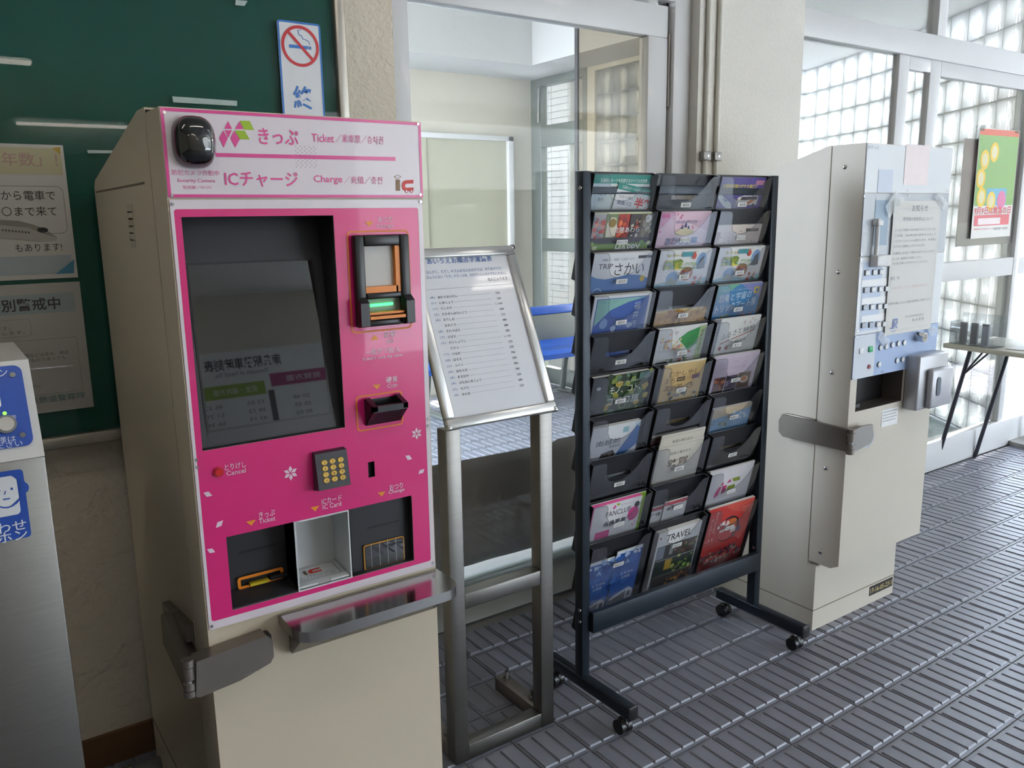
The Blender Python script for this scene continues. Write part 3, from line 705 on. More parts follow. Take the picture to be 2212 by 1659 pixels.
mb.ext([KF.pt(bu[1]-.018, bz(.0), .016), KF.pt(bu[1]-.018, bz(.33), .016), KF.pt(bu[1]-.018, bz(.27), .030), KF.pt(bu[1]-.018, bz(.02), .030)], (.018, 0, 0), M['black'])
bill = mb.build('bill_unit', kio)
MB().quad(KF, win_u0, win_u1+.006, bz(.37), bz(.88), mat('bill_plate', '#c6c3bd', .35, var=.06), .002).build('back_plate', bill)
mb = MB()
mb.obox(KF.pt(win_u1-.004, bz(.37), .002), (.010, 0, 0), (0, 0, bz(.88)-bz(.37)), (0, -.010, 0), M['orange'])
mb.obox(KF.pt(win_u0, bz(.37), .002), (win_u1-win_u0, 0, 0), (0, 0, .012), (0, -.010, 0), M['orange']); mb.build('orange_guide', bill)
mb = MB(); gm = mat('mouth_grey', '#77756f', .3)
mb.quad(KF, win_u0, win_u1+.006, bz(.075), bz(.30), gm, .004); mb.build('mouth_plate', bill)
mb = MB(); mb.obox(KF.pt(win_u0, bz(.085), .004), (win_u1+.006-win_u0, 0, 0), (0, 0, .006), (0, -.024, 0), M['orange']); mb.obox(KF.pt(win_u0, bz(.135), .004), (win_u1+.006-win_u0, 0, 0), (0, 0, .004), (0, -.018, 0), M['orange']); mb.build('mouth_lip', bill)
mb = MB(); mb.cyl(KF.pt(win_u0+.010, bz(.232), .008), KF.pt(win_u1-.012, bz(.236), .008), .0028, mat('green_led', '#48e36b', .3, emit='#35e860', estr=5.0), 8); mb.build('green_light', bill)
# coin chute
cu0 = KF.r4((786.5, 866), (872, 858), (852, 908), (789, 919))
mb = MB()
for uu in (cu0[0], cu0[1]-.010):
    mb.ext([KF.pt(uu, cu0[2]), KF.pt(uu, cu0[3]+.004), KF.pt(uu, cu0[3]+.008, .006), KF.pt(uu, cu0[3]-.004, .040), KF.pt(uu, cu0[3]-.014, .040), KF.pt(uu, cu0[2]+.002, .006)], (.010, 0, 0), M['black'])
mb.ext([KF.pt(cu0[0], cu0[3]-.016, .030), KF.pt(cu0[0], cu0[3]-.004, .030), KF.pt(cu0[0], cu0[3]-.004, .040), KF.pt(cu0[0], cu0[3]-.016, .040)], (cu0[1]-cu0[0], 0, 0), M['black'])
mb.ext([KF.pt(cu0[0], cu0[2]), KF.pt(cu0[0], cu0[3]-.012, .034), KF.pt(cu0[0], cu0[3]-.016, .034), KF.pt(cu0[0], cu0[2], .006)], (cu0[1]-cu0[0], 0, 0), M['black'])
mb.quad(KF, cu0[0], cu0[1], cu0[2], cu0[3]+.004, M['black'], .001)
mb.build('coin_slot', kio)
# keypad wedge
kq = KF.r4((673, 977), (738, 965), (750, 1044), (679, 1061))
mb = MB()
k0, k1, kv0, kv1 = kq
mb.ext([KF.pt(k0, kv0), KF.pt(k0, kv1), KF.pt(k0, kv1-.002, .014), KF.pt(k0, kv0+.006, .026)], (k1-k0, 0, 0), M['dgrey'])
pad = mb.build('keypad', kio)
KK = Plane(KF.pt(k0, kv0+.006, .026), (1, 0, 0), KF.pt(k0, kv1-.002, .014)-KF.pt(k0, kv0+.006, .026))
kw = k1-k0; kl = (KF.pt(k0, kv1-.002, .014)-KF.pt(k0, kv0+.006, .026)).length
ym = mat('yellow_key', '#eec04a', .4)
for r in range(4):
    for c in range(3):
        u, v = kw*(.26+.255*c), kl*(.74-.165*r)
        mb = MB(); N = 14
        A = [KK.pt(u+.0064*math.cos(2*math.pi*i/N), v+.0052*math.sin(2*math.pi*i/N), .0) for i in range(N)]; B = [KK.pt(u+.0056*math.cos(2*math.pi*i/N), v+.0045*math.sin(2*math.pi*i/N), .0022) for i in range(N)]
        mb.add(A+B, [[i, (i+1) % N, N+(i+1) % N, N+i] for i in range(N)]+[[N+i for i in range(N)]], ym); k_ = mb.build('key', pad)
        text(pad, 'key_numerals', ink('#5b4a1c'), '123456789*0#'[r*3+c], KK, u, v, None, .0055, off=.0028, align='mid')
# cancel button
u, v = u6(370, 395); mb = MB(); mb.cyl(KF.pt(u, v), KF.pt(u, v, .004), .0092, mat('red_ring', '#c3203a', .35), 20); mb.cyl(KF.pt(u, v, .004), KF.pt(u, v, .0065), .0066, mat('red_button', '#e0242a', .25, coat=.5), 20); mb.build('cancel_button', kio)
# ticket mouth
mb = MB(); mb.recess(KP, tkt[0], tkt[1]-.0, tkt[2], tkt[3], .055, M['dgrey']); tm = mb.build('ticket_pocket', kio)
TB = Plane((0, KY+.055, 0), (1, 0, 0), (0, 0, 1))
a = TB.px(360+515/3.319, 900+985/3.319); b = TB.px(360+785/3.319, 900+925/3.319); mb = MB(); mb.quad(TB, a[0], b[0], a[1]-.001, a[1]+.005, M['black'], .0008); mb.build('receipt_slot', tm)
o4 = TB.r4((360+500/3.319, 900+1145/3.319), (360+830/3.319, 900+1072/3.319), (360+830/3.319, 900+1150/3.319), (360+505/3.319, 900+1240/3.319))
mb = MB(); mb.rring(TB, o4[0], o4[1], o4[2], o4[3], .006, .006, M['orange'], .006); mb.rfill(TB, o4[0]+.004, o4[1]-.004, o4[2]+.004, o4[3]-.004, .004, M['black'], .002); mb.build('ticket_mouth', tm)
mb = MB(); mb.obox(TB.pt(o4[0]+.022, o4[2]+.004, .004), (.036, 0, 0), (0, 0, .006), (0, -.010, 0), ink('#c9b41e')); mb.obox(TB.pt(o4[0]+.062, o4[2]+.006, .004), (.034, 0, 0), (0, 0, .008), (0, -.010, 0), M['black']); mb.build('yellow_arrow_guide', tm)
mb = MB(); mb.obox(KP.pt(tkt[0], tkt[2], 0), (tkt[1]-tkt[0], 0, 0), (0, 0, .003), (0, .054, .012), M['dgrey']); mb.build('pocket_lip', tm)
# IC card pocket
wi = mat('ic_white', '#dfe3e4', .35, var=.02)
mb = MB(); mb.recess(KP, *icp, .085, wi); ic = mb.build('ic_card_pocket', kio)
mb = MB(); mb.rring(KP, icp[0], icp[1], icp[2], icp[3], .0028, .002, wi, .003); mb.build('pocket_frame', ic)
IF = Plane((icp[0], KY+.004, icp[2]+.0005), (1, 0, 0), (0, 1, .10)); iw = icp[1]-icp[0]
mb = MB(); mb.quad(IF, .001, iw-.001, 0, .08, wi, .002)
mb.rring(IF, .006, iw-.010, .022, .074, .0010, .004, ink('#3c3c40'), .0028)
mb.quad(IF, .034, .040, .046, .062, ink('#6b4f3a'), .003); mb.shape(IF, [(.046, .046), (.070, .046), (.070, .051), (.054, .051), (.052, .054), (.054, .057), (.070, .057), (.070, .062), (.050, .062), (.044, .058), (.043, .050)], ink('#d8322c'), .003)
mb.obox(IF.pt(.004, 0, .002), (.038, 0, 0), (0, .012, 0), (0, 0, .004), wi); mb.obox(IF.pt(iw-.042, 0, .002), (.038, 0, 0), (0, .012, 0), (0, 0, .004), wi)
mb.build('card_mat', ic)
text(ic, 'lettering', ink('#3c3c40'), 'ICカードをおいてください', IF, .012, .037, iw-.03, .006, off=.003); text(ic, 'lettering', ink('#3c3c40'), 'Please put your IC card', IF, .018, .029, iw-.04, .005, off=.003)
# change tray
mb = MB(); mb.recess(KP, chg[0]+.003, chg[1], chg[2], chg[3], .018, M['dgrey']); cg = mb.build('change_pocket', kio)
CB = Plane((0, KY+.018, 0), (1, 0, 0), (0, 0, 1))
a = CB.px(360+1437/3.319, 900+800/3.319); b = CB.px(360+1665/3.319, 900+748/3.319); mb = MB(); mb.quad(CB, a[0], b[0], a[1]-.002, a[1]+.002, M['black'], .0008); mb.build('coin_return_slot', cg)
o4 = CB.r4((360+1405/3.319, 900+915/3.319), (360+1700/3.319, 900+855/3.319), (360+1703/3.319, 900+1030/3.319), (360+1412/3.319, 900+1105/3.319))
mb = MB(); mb.rring(CB, *o4, .0034, .006, ink('#c08a34'), .003); mb.rfill(CB, o4[0]+.002, o4[1]-.002, o4[2]+.002, o4[3]-.002, .004, M['black'], .0015)
for k in range(1, 5):
    uu = o4[0]+(o4[1]-o4[0])*(k*.2-.02); mb.quad(CB, uu-.0006, uu+.0006, o4[2]+.004, o4[3]+.001, ink('#b9b4a8'), .0045)
mb.build('coin_cup', cg)
mb = MB(); mb.rfill(CB, o4[0]+.003, o4[1]-.003, o4[2]+.003, o4[3]-.003, .004, M['clearg'], .008); mb.build('clear_flap', cg)
# stainless tray
ty0, tx0, tx1, tz = 1.366, .478, .828, .652
def tray_out(g, r=.040):
    out = [(tx0+g, KY), (tx1-g, KY)]
    for k in range(7): a = math.radians(-90*k/6); out.append((tx1-g-r+r*math.cos(a), ty0+g+r+r*math.sin(a)))
    for k in range(7): a = math.radians(-90-90*k/6); out.append((tx0+g+r+r*math.cos(a), ty0+g+r+r*math.sin(a)))
    return out
mb = MB(); out = tray_out(0)
mb.ext([(x, y, tz-.021) for x, y in out], (0, 0, .021), M['steel_h'])
tray = mb.build('tray', kio)
mb = MB(); bx0, bx1 = tx0+.018, tx1-.012
mb.ext([(bx0, KY, tz-.020), (bx0, KY-.085, tz-.020), (bx0, KY-.012, tz-.085), (bx0, KY, tz-.085)], (bx1-bx0, 0, 0), M['steel']); mb.build('tray_bracket', kio)
# hinged steel lock on the corner
LXs = KX0-.030; LYf = KY-.038
def sidepx(L, X=LXs): return [tuple(onX(x, y, X)) for x, y in L]
def frontpx(L, Y=LYf): return [tuple(onY(x, y, Y)) for x, y in L]
mb = MB(); mb.ext(sidepx([(347, 1330), (354, 1322), (394, 1424), (402, 1500), (385, 1462), (352, 1390)]), (.012, 0, 0), M['steel_d'])
a_ = onX(354, 1322, LXs); b_ = onX(394, 1424, LXs)
mb.ext([a_+V((.012, 0, 0)), b_+V((.012, 0, 0)), b_+V((.028, 0, 0)), a_+V((.028, 0, 0))], (0, 0, -.008), M['steel_d'])
mb.build('lock_side_plate', kio)
mb = MB(); k1_ = onX(354, 1300, KX0-.012); k2_ = onX(402, 1352, KX0-.012)
mb.ext([(KX0-.016, k1_.y, k1_.z), (KX0-.016, k2_.y-.01, k2_.z+.006), (KX0-.016, k2_.y-.01, k2_.z-.03), (KX0-.016, k1_.y, k1_.z-.03)], (.016, 0, 0), M['steel_d']); mb.build('lock_keeper', kio)
fpl = [(424, 1430), (576, 1374), (589, 1384), (592, 1418), (585, 1432), (520, 1470), (432, 1507), (424, 1506)]
mb = MB(); mb.ext(frontpx(fpl), (0, .010, 0), M['steel_d'])
a_ = onY(424, 1430, LYf); b_ = onY(576, 1374, LYf)
mb.ext([a_+V((0, .010, 0)), b_+V((0, .010, 0)), b_+V((0, .036, 0)), a_+V((0, .036, 0))], (0, 0, -.008), M['steel_d']); mb.build('lock_front_plate', kio)
a_ = onY(530, 1392, LYf+.02); b_ = onY(580, 1372, LYf+.02)
mb = MB(); mb.box(a_.x, b_.x+.004, LYf+.012, KY, a_.z-.03, b_.z+.004, M['black'], .004); mb.build('lock_cushion', kio)
kb = onY(412, 1508, LYf); kt = onY(408, 1428, LYf); kx, ky = (kb.x+kt.x)/2, LYf+.008; kh = kt.z-kb.z
for a, b, r in ((0, .16, .0105), (.18, .36, .0105), (.46, .80, .0105), (.82, 1.0, .0115)):
    MB().cyl((kx, ky, kb.z+kh*a), (kx, ky, kb.z+kh*b), r, M['steel_d'], 14).build('hinge_knuckle', kio)
MB().cyl((kx, ky, kb.z+.002), (kx, ky, kt.z-.002), .007, M['chrome'], 10).build('hinge_pin', kio)
PLk = Plane((0, LYf, 0), (1, 0, 0), (0, 0, 1))
a_ = PLk.px(527, 1459); b_ = PLk.px(563, 1446); mb = MB(); mb.line(PLk, a_, b_, .0008, ink('#a39c92')); mb.build('engraved_line', kio)

# =================================================================== BROCHURE RACK
RT = [1.505, 1.408, 1.303, 1.191, 1.081, .970, .851, .728, .606, .483]     # pocket tops
RX0, RX1, RY = 1.432, 2.158, 1.667
CW, CP_ = .2285, .2415; PH = .288; TILT = math.radians(14.5)
CX = [RX0+.004+CP_*c for c in range(3)]
rack = thing('brochure_rack', ((RX0+RX1)/2, RY, 0), 'black wheeled brochure rack with three columns of clear-fronted pockets', 'brochure rack')
for x0 in (RX0-.028, RX1):
    p = MB().box(x0, x0+.028, RY+.009, RY+.041, .085, RT[0]+.002, M['rack'], .002).build('post', rack)
    for z in (RT[0]-.04, .300, .265): MB().cyl((x0-.003, RY+.018, z), (x0+.002, RY+.018, z), .006, M['chrome'], 10).build('screw', p)
    f = MB().box(x0-.002, x0+.030, RY-.185, RY+.175, .058, .096, M['rack'], .006).build('foot', rack)
    MB().box(x0-.004, x0+.032, RY-.190, RY-.182, .056, .098, M['black'], .003).build('end_cap', f)
    for y in (RY-.148, RY+.148):
        c = MB(); c.cyl((x0+.014, y, .040), (x0+.014, y, .060), .005, M['chrome'], 8); c.build('caster_stem', f)
        for dx in (-.010, .010):
            w = MB(); w.cyl((x0+.014+dx-.008, y, .021), (x0+.014+dx+.008, y, .021), .021, M['black'], 16); w.build('caster_wheel', f)
        h = MB(); h.ball((x0+.014, y, .028), (.013, .021, .019), M['black'], 12, 8); h.build('caster_hood', f)
MB().box(RX0, RX1, RY-.006, RY+.012, .228, .290, M['rack'], .002).build('lower_bar', rack)
MB().box(RX0, RX1, RY+.026, RY+.036, RT[0]-.055, RT[0]-.030, M['rack'], .002).build('upper_bar', rack)
ey_ = V((0, -math.sin(TILT), math.cos(TILT))); nf_ = V((0, -math.cos(TILT), -math.sin(TILT)))      # up the pocket, out of its front
PD = .024
# pocket prototype in its own frame: origin at top left of the back plate
def pk_pt(u, v, w): return V((u, 0, 0))+ey_*v+nf_*w
mb = MB()
def pbox(u0, u1, v0, v1, w0, w1, m): mb.obox(pk_pt(u0, v0, w0), V((u1-u0, 0, 0)), ey_*(v1-v0), nf_*(w1-w0), m)
sv0, sv1, su0, su1 = -.072, -.060, .075, CW-.055
for a in ((0, CW, sv1, 0), (0, CW, -PH, sv0), (0, su0, sv0, sv1), (su1, CW, sv0, sv1)): pbox(a[0], a[1], a[2], a[3], 0, .002, M['rackp'])
pbox(0, .002, -PH, 0, .002, PD, M['rackp']); pbox(CW-.002, CW, -PH, 0, .002, PD, M['rackp']); pbox(.002, CW-.002, -PH, -PH+.002, .002, PD, M['rackp'])
pbox(0, CW, -.003, .001, 0, .004, M['rackp'])
pock_me = None
PFr = Plane(pk_pt(0, -PH, PD), (1, 0, 0), ey_)
out = [(0, 0), (CW, 0), (CW, PH-.001)]
out += [(CW-.020, PH-.001), (CW-.034, PH-.010), (CW-.052, PH-.034), (CW-.078, PH-.058), (CW-.105, PH-.069), (.095, PH-.070), (.070, PH-.062), (.060, PH-.044), (.056, PH-.012), (.050, PH-.004), (.042, PH-.001), (0, PH-.001)]
fm = MB(); fm.ext([PFr.pt(u, v, 0) for u, v in out], nf_*.0012, M['smoke'])
em = MB()
for a, b in zip(out[3:14], out[4:15]): em.line(PFr, a, b, .0011, ink('#3b3f48'), .0018)
lm = MB(); lm.obox(PFr.pt(CW*.5-.020, PH-.088, .0014), V((.040, 0, 0)), ey_*.013, nf_*.0006, ink('#e9e9e6'))
names = {0: ['', '福井県', '福井県'], 1: ['あわら市']*3, 2: ['坂井市']*3, 3: ['福井市']*3, 4: ['鯖江市']*3, 5: ['越前市']*3, 6: ['', '', '南越前町'], 7: ['敦賀市']*3, 8: ['ハピライン', 'ハピライン', 'ハピライン'], 9: ['南越前町', '南越前町', '南越前町']}
pk0 = fr0 = lb0 = ed0 = None
def cell_org(r, c): return V((CX[c], RY+.020, RT[r]))+nf_*(-.004)
for r in range(10):
    for c in range(3):
        O = cell_org(r, c)-WLOC[rack.name]
        if pk0 is None:
            pk0 = mb.build('pocket', rack, (0, 0, 0)); p = pk0; p.location = O; WLOC[p.name] = cell_org(r, c)
            fr0 = fm.build('clear_front', None); lb0 = lm.build('name_card', None); ed0 = em.build('front_edge', None)
            for o in (fr0, lb0, ed0): o.parent = p; o.location = (0, 0, 0)
        else:
            p = clone(pk0, O, rack); WLOC[p.name] = cell_org(r, c)
            for q in (fr0, ed0): k = clone(q, (0, 0, 0), p)
            if names[r][c]: clone(lb0, (0, 0, 0), p)
        if names[r][c]:
            pl_ = Plane(cell_org(r, c)+(PFr.O), (1, 0, 0), ey_)
            text(p, 'card_lettering', ink('#35353a'), names[r][c], pl_, CW*.5, PH-.0815, min(.034, .0088*len(names[r][c])), .0082, off=.0026, align='mid')
bpy.data.objects.remove(lb0)          # the top left pocket carries no name card

# ---- the brochures: each one lies in its pocket
BG = 'brochures in the black rack'
class Bro:
    """a booklet in pocket (r,c): w wide, top edge 'up' above the pocket rim, w0 in front of the back plate, t thick"""
    def __init__(s, r, c, label, base='#e8e8e6', w=.210, up=-.004, t=.006, h=None, du=None, w0=.004, rot=0.0, name='brochure', pages='#d8d6d0', cat='brochure', group=BG):
        s.w = w; h = h or (PH-.006+up); s.h = h
        du = (CW-w)/2 if du is None else du
        O = cell_org(r, c)
        base_v = up-h
        ex = V((1, 0, 0)); ey = ey_
        if rot: ex, ey = ex*math.cos(rot)+ey_*math.sin(rot), ey_*math.cos(rot)-ex*math.sin(rot)
        org = O+V((du, 0, 0))+ey_*base_v+nf_*(w0+t)
        s.pl = Plane(org, ex, ey)
        mid = org+ex*w/2
        s.o = thing(name, mid, label, cat, group)
        b = MB(); b.obox(s.pl.pt(0, 0, -t), ex*w, ey*h, s.pl.n*(t-.0004), ink(pages, .7)); b.build('pages', s.o)
        s.mb = MB(); s.mb.quad(s.pl, 0, w, 0, h, ink(base, .32, .25), 0.0)
        s.k = 0
    def off(s): s.k += 1; return .00008*s.k+.0001
    def X(s, f): return f*s.w
    def Y(s, d): return s.h-d
    def rect(s, x0, x1, d0, d1, col): s.mb.quad(s.pl, s.X(x0), s.X(x1), s.Y(d1), s.Y(d0), ink(col, .32, .25), s.off()); return s
    def poly(s, pts, col): s.mb.shape(s.pl, [(s.X(x), s.Y(d)) for x, d in pts], ink(col, .32, .25), s.off()); return s
    def disc(s, x, d, rx, ry, col): s.mb.disc(s.pl, s.X(x), s.Y(d), rx, ry, ink(col, .32, .25), s.off(), 16); return s
    def blobs(s, n, x0, x1, d0, d1, cols, r=(.003, .009), seed=1):
        R = random.Random(seed)
        for _ in range(n): 
            x, d = R.uniform(x0, x1), R.uniform(d0, d1); a = R.uniform(*r); k = R.randint(5, 8); ph = R.random()*6
            s.mb.shape(s.pl, [(s.X(x)+a*R.uniform(.6, 1.2)*math.cos(ph+2*math.pi*i/k), s.Y(d)+a*R.uniform(.5, 1.0)*math.sin(ph+2*math.pi*i/k)) for i in range(k)], ink(R.choice(cols), .32, .25), s.off())
        return s
    def ring(s, x0, x1, d0, d1, t, r, col): s.mb.rring(s.pl, s.X(x0), s.X(x1), s.Y(d1), s.Y(d0), t, r, ink(col, .32, .25), s.off()); return s
    def line(s, a, b, t, col): s.mb.line(s.pl, (s.X(a[0]), s.Y(a[1])), (s.X(b[0]), s.Y(b[1])), t, ink(col, .32, .25), s.off()); return s
    def txt(s, t, x, d, w, h, col, bold=0.0, rot=0.0, align='fit', shear=0.0):
        text(s.o, 'lettering', ink(col), t, s.pl, s.X(x), s.Y(d), w if w is None else w*s.w, h, off=.0001+.00008*(s.k+2), bold=bold, rot=rot, align=align, shear=shear); return s
    def vtxt(s, t, x, d, h, col, gap=1.15, bold=0.0):
        for i, ch in enumerate(t): s.txt(ch, x, d+i*h*gap, None, h*.95, col, bold, align='mid')
        return s
    def done(s): s.mb.build('cover', s.o); return s.o

# row 1
b = Bro(0, 0, 'white and teal leaflet in the top left pocket, standing behind a tilted leaflet', '#dbe6e2', t=.003)
b.rect(0, 1, 0, .024, '#1f8f80').txt('交通系ICカードを利用するすべての方対象', .14, .016, .80, .0105, '#eef6f4', .004)
b.poly([(0, .024), (.35, .024), (.0, .14)], '#cfe0e6').ring(.10, .98, .034, .13, .0006, .006, '#8a9399').txt('ICカ', .14, .050, .13, .010, '#4d5358').txt('終わ', .14, .066, .10, .011, '#4d5358').done()
b = Bro(0, 0, 'tilted teal-topped leaflet with big red characters in the top left pocket', '#e6ecea', w=.150, up=-.022, t=.002, h=.16, du=.078, w0=.0085, rot=math.radians(-9))
b.rect(0, 1, 0, .017, '#1f8f80').txt('交通系ICカードを利用するすべての方対象', .10, .009, .86, .0085, '#eef6f4')
b.rect(.02, .50, .024, .062, '#f3f3f3').txt('ICカード導入', .10, .034, .34, .008, '#3f4a55').txt('路線バス', .08, .050, .36, .012, '#35406a', .01).txt('半額', .50, .042, .46, .030, '#d5262b', .035).done()
b = Bro(0, 2, 'purple leaflet with a white train and a bus in the top right pocket', '#4c3f8e', t=.003)
b.poly([(.7, 0), (1, 0), (1, .14), (.55, .14)], '#5b4a9b').txt('北陸新幹線かがやき最終便', .10, .026, .76, .0115, '#e8cf3e', .01, shear=.15).txt('で福井に帰れます！', .24, .041, .52, .010, '#e8cf3e', .01, shear=.15).rect(.80, .98, .008, .022, '#c98aa6')
b.poly([(.05, .055), (.12, .052), (.36, .078), (.40, .098), (.36, .098), (.20, .085), (.08, .066)], '#c9cfd6').poly([(.18, .063), (.27, .070), (.26, .074), (.17, .067)], '#5d7fb0')
b.poly([(.48, .060), (.60, .054), (.92, .054), (.92, .082), (.46, .085)], '#e9e4dc').poly([(.56, .058), (.90, .057), (.90, .066), (.54, .068)], '#3c3742').poly([(.62, .082), (.78, .067), (.86, .067), (.72, .082)], '#d2702c')
b.disc(.54, .085, .005, .005, '#2a2833').disc(.84, .083, .005, .005, '#2a2833').blobs(14, .05, .95, .045, .12, ['#cdbfe0', '#8f7fc4'], (.0006, .0014), 3).done()
# row 2
b = Bro(1, 0, 'food photo booklet with HAPPY on its lower edge, left of the pink booklet', '#5a3b34', t=.008)
b.rect(0, 1, 0, .004, '#d7dcb0').rect(0, .22, .004, .068, '#b9b4b2').blobs(16, .02, .22, .012, .07, ['#c9473c', '#d8655a', '#e5a79a', '#8e8f93'], (.005, .012), 4)
b.rect(.22, .42, .004, .068, '#7d8a5c').poly([(.24, .03), (.30, .012), (.38, .014), (.42, .04), (.40, .066), (.25, .066)], '#e3dac4').disc(.33, .028, .014, .012, '#8f7428')
b.rect(.42, .62, .004, .068, '#b5341f').blobs(18, .43, .61, .006, .066, ['#d9552f', '#e77a45', '#8f2419', '#c54527'], (.004, .010), 5)
b.rect(.62, .80, .004, .068, '#3d2f2b').blobs(12, .63, .80, .008, .066, ['#8c7157', '#cdbfae', '#2b2624', '#c9503f'], (.004, .009), 6).rect(.80, 1, .004, .068, '#6a5d4c').blobs(10, .82, .98, .02, .066, ['#a89f88', '#8b8067', '#b8b29c'], (.006, .012), 7)
b.disc(.93, .016, .011, .011, '#e6e4de').txt('国道8号', .905, .016, .05, .006, '#7b7872').txt('北陸あわら', .36, .046, .44, .016, '#f1efe9', .01).rect(0, 1, .068, .083, '#3a3138').rect(0, 1, .083, .14, '#7a9a4a').blobs(30, 0, 1, .082, .125, ['#5c8a34', '#9ab765', '#c2cf9a', '#3f6a2c'], (.005, .012), 8).txt('HAPPY', .42, .096, .44, .020, '#f2f4ec', .01).done()
b = Bro(1, 1, 'pink booklet with a small blue castle emblem in the second row', '#e6c3d2', t=.005)
b.poly([(0, 0), (.35, 0), (.0, .06)], '#dd9dbb').poly([(.25, .12), (.55, .03), (1, .06), (1, .12)], '#efd9e2').blobs(16, .02, .98, .004, .10, ['#d987ae', '#e3a8c2', '#d06f9d'], (.003, .006), 9).rect(.06, .20, .006, .018, '#d85c96')
b.txt('AWARAN KINGDOM', .34, .030, .40, .009, '#6a6f96').poly([(.36, .068), (.36, .056), (.42, .056), (.42, .050), (.50, .050), (.50, .044), (.58, .044), (.58, .050), (.66, .050), (.66, .056), (.72, .056), (.72, .068)], '#d9cfae').poly([(.46, .050), (.48, .038), (.50, .050)], '#2f3f8c').poly([(.515, .046), (.54, .030), (.565, .046)], '#2f3f8c').poly([(.58, .050), (.60, .038), (.62, .050)], '#2f3f8c').txt('あわら王国', .20, .086, .62, .022, '#4a7fb8', .03).txt('あわ', .20, .086, .22, .022, '#c0365c', .03).done()
b = Bro(1, 2, 'beige map leaflet sitting low in the right pocket of the second row', '#e3d5cb', w=.206, up=-.046, t=.008)
b.rect(.66, .94, .012, .021, '#4a4440').txt('この場所ある', .70, .0165, .20, .005, '#d9d0c6').line((.05, .040), (.95, .030), .0005, '#8f867e').line((.30, .012), (.34, .06), .0005, '#8f867e').line((.60, .02), (.55, .06), .0005, '#8f867e').blobs(26, .05, .95, .018, .06, ['#b3a9a0', '#8f867e', '#c3b5a8'], (.001, .003), 10).rect(0, .10, .02, .05, '#b9a9a0').done()
# row 3
b = Bro(2, 0, 'white booklet with TRIP and a blue wave in the third row', '#e6e7ea', t=.012)
b.poly([(0, .060), (.10, .068), (.25, .072), (.45, .068), (.62, .062), (.85, .066), (1, .076), (1, .16), (0, .16)], '#5a83be').txt('TRIP', .10, .036, .24, .014, '#3f4248').txt('さかい', .38, .046, .52, .034, '#33363c', .0).txt('“発掘” と “感動” に出会うまち', .14, .018, .56, .007, '#8f949b').rect(.76, 1, .010, .018, '#3a3d44').disc(.90, .076, .009, .009, '#d9bd4a').mb.ringp(b.pl, [(b.X(.14)+.019*math.cos(t*.3), b.Y(.115)+.019*math.sin(t*.3)) for t in range(21)], [(b.X(.14)+.017*math.cos(t*.3), b.Y(.115)+.017*math.sin(t*.3)) for t in range(21)], ink('#cfd9e8'), b.off())
b.done()
for c, ex_ in ((1, 'middle'), (2, 'right')):
    b = Bro(2, c, 'white leaflet with yellow 周遊 ticket lettering in the %s pocket of the third row' % ex_, '#e9e9e8', t=.012, w=.212)
    b.poly([(0, .10), (.3, .088), (.7, .10), (1, .085), (1, .16), (0, .16)], '#8fb9c9').disc(.83, .036, .021, .026, '#8fb0d8').poly([(.75, .06), (.80, .030), (.86, .020), (.92, .058)], '#5b6672').disc(.32, .084, .025, .020, '#5f97cc').poly([(.20, .10), (.28, .080), (.42, .092), (.42, .105)], '#6d7f70').disc(.58, .072, .026, .021, '#b06c50').blobs(12, .50, .66, .058, .088, ['#c98b6d', '#8f4f3b', '#e3cdbf', '#5f97cc'], (.003, .008), 12)
    b.blobs(14, .72, .95, .080, .11, ['#b0493f', '#d8a39a', '#7d5a4a', '#c7d5da'], (.003, .008), 13).txt('周遊', .10, .042, .36, .032, '#4f9a5c', .06).txt('周遊', .10, .042, .36, .032, '#e9d83c', .02).txt('デジタル', .50, .042, .24, .011, '#7aa83e', .02).txt('チケット', .48, .056, .26, .012, '#4f9a5c', .02).txt('福井あわら', .14, .015, .26, .009, '#d0c23e', .01).poly([(.42, .006), (.62, .006), (.62, .020), (.42, .020)], '#3a8f96').disc(.66, .018, .008, .011, '#c94a34').disc(.70, .008, .006, .007, '#e5e0da').disc(.86, .10, .004, .004, '#4f9a5c').done()
# row 4
b = Bro(3, 0, 'blue booklet with white vertical characters and a mint corner in the fourth row', '#3f62b0', t=.014)
b.rect(0, 1, 0, .008, '#dfe2e6').rect(0, .045, .0, .15, '#dfe2e6').rect(.955, 1, 0, .15, '#dfe2e6').poly([(.06, .010), (.94, .010), (.60, .022), (.30, .042), (.06, .085)], '#8cc0b8').blobs(14, .06, .94, .078, .14, ['#7f9fd2', '#a9bfe2', '#5a7cc0'], (.008, .018), 14)
b.txt('FUKUI CITY', .10, .018, .30, .007, '#6fa59d').vtxt('福井市', .76, .034, .024, '#c3d3ec', 1.12).done()
b = Bro(3, 1, 'orange landscape leaflet sitting low in the middle pocket of the fourth row', '#cf9a3c', w=.214, up=-.066, t=.010)
b.rect(0, 1, 0, .006, '#e2c98a').blobs(24, 0, 1, .006, .05, ['#b9842c', '#dcae55', '#a8742a'], (.006, .016), 15).rect(.48, .50, .012, .05, '#8f6a2c').done()
b = Bro(3, 2, 'blue booklet with large white characters about dinosaurs and space', '#3f86bd', t=.008)
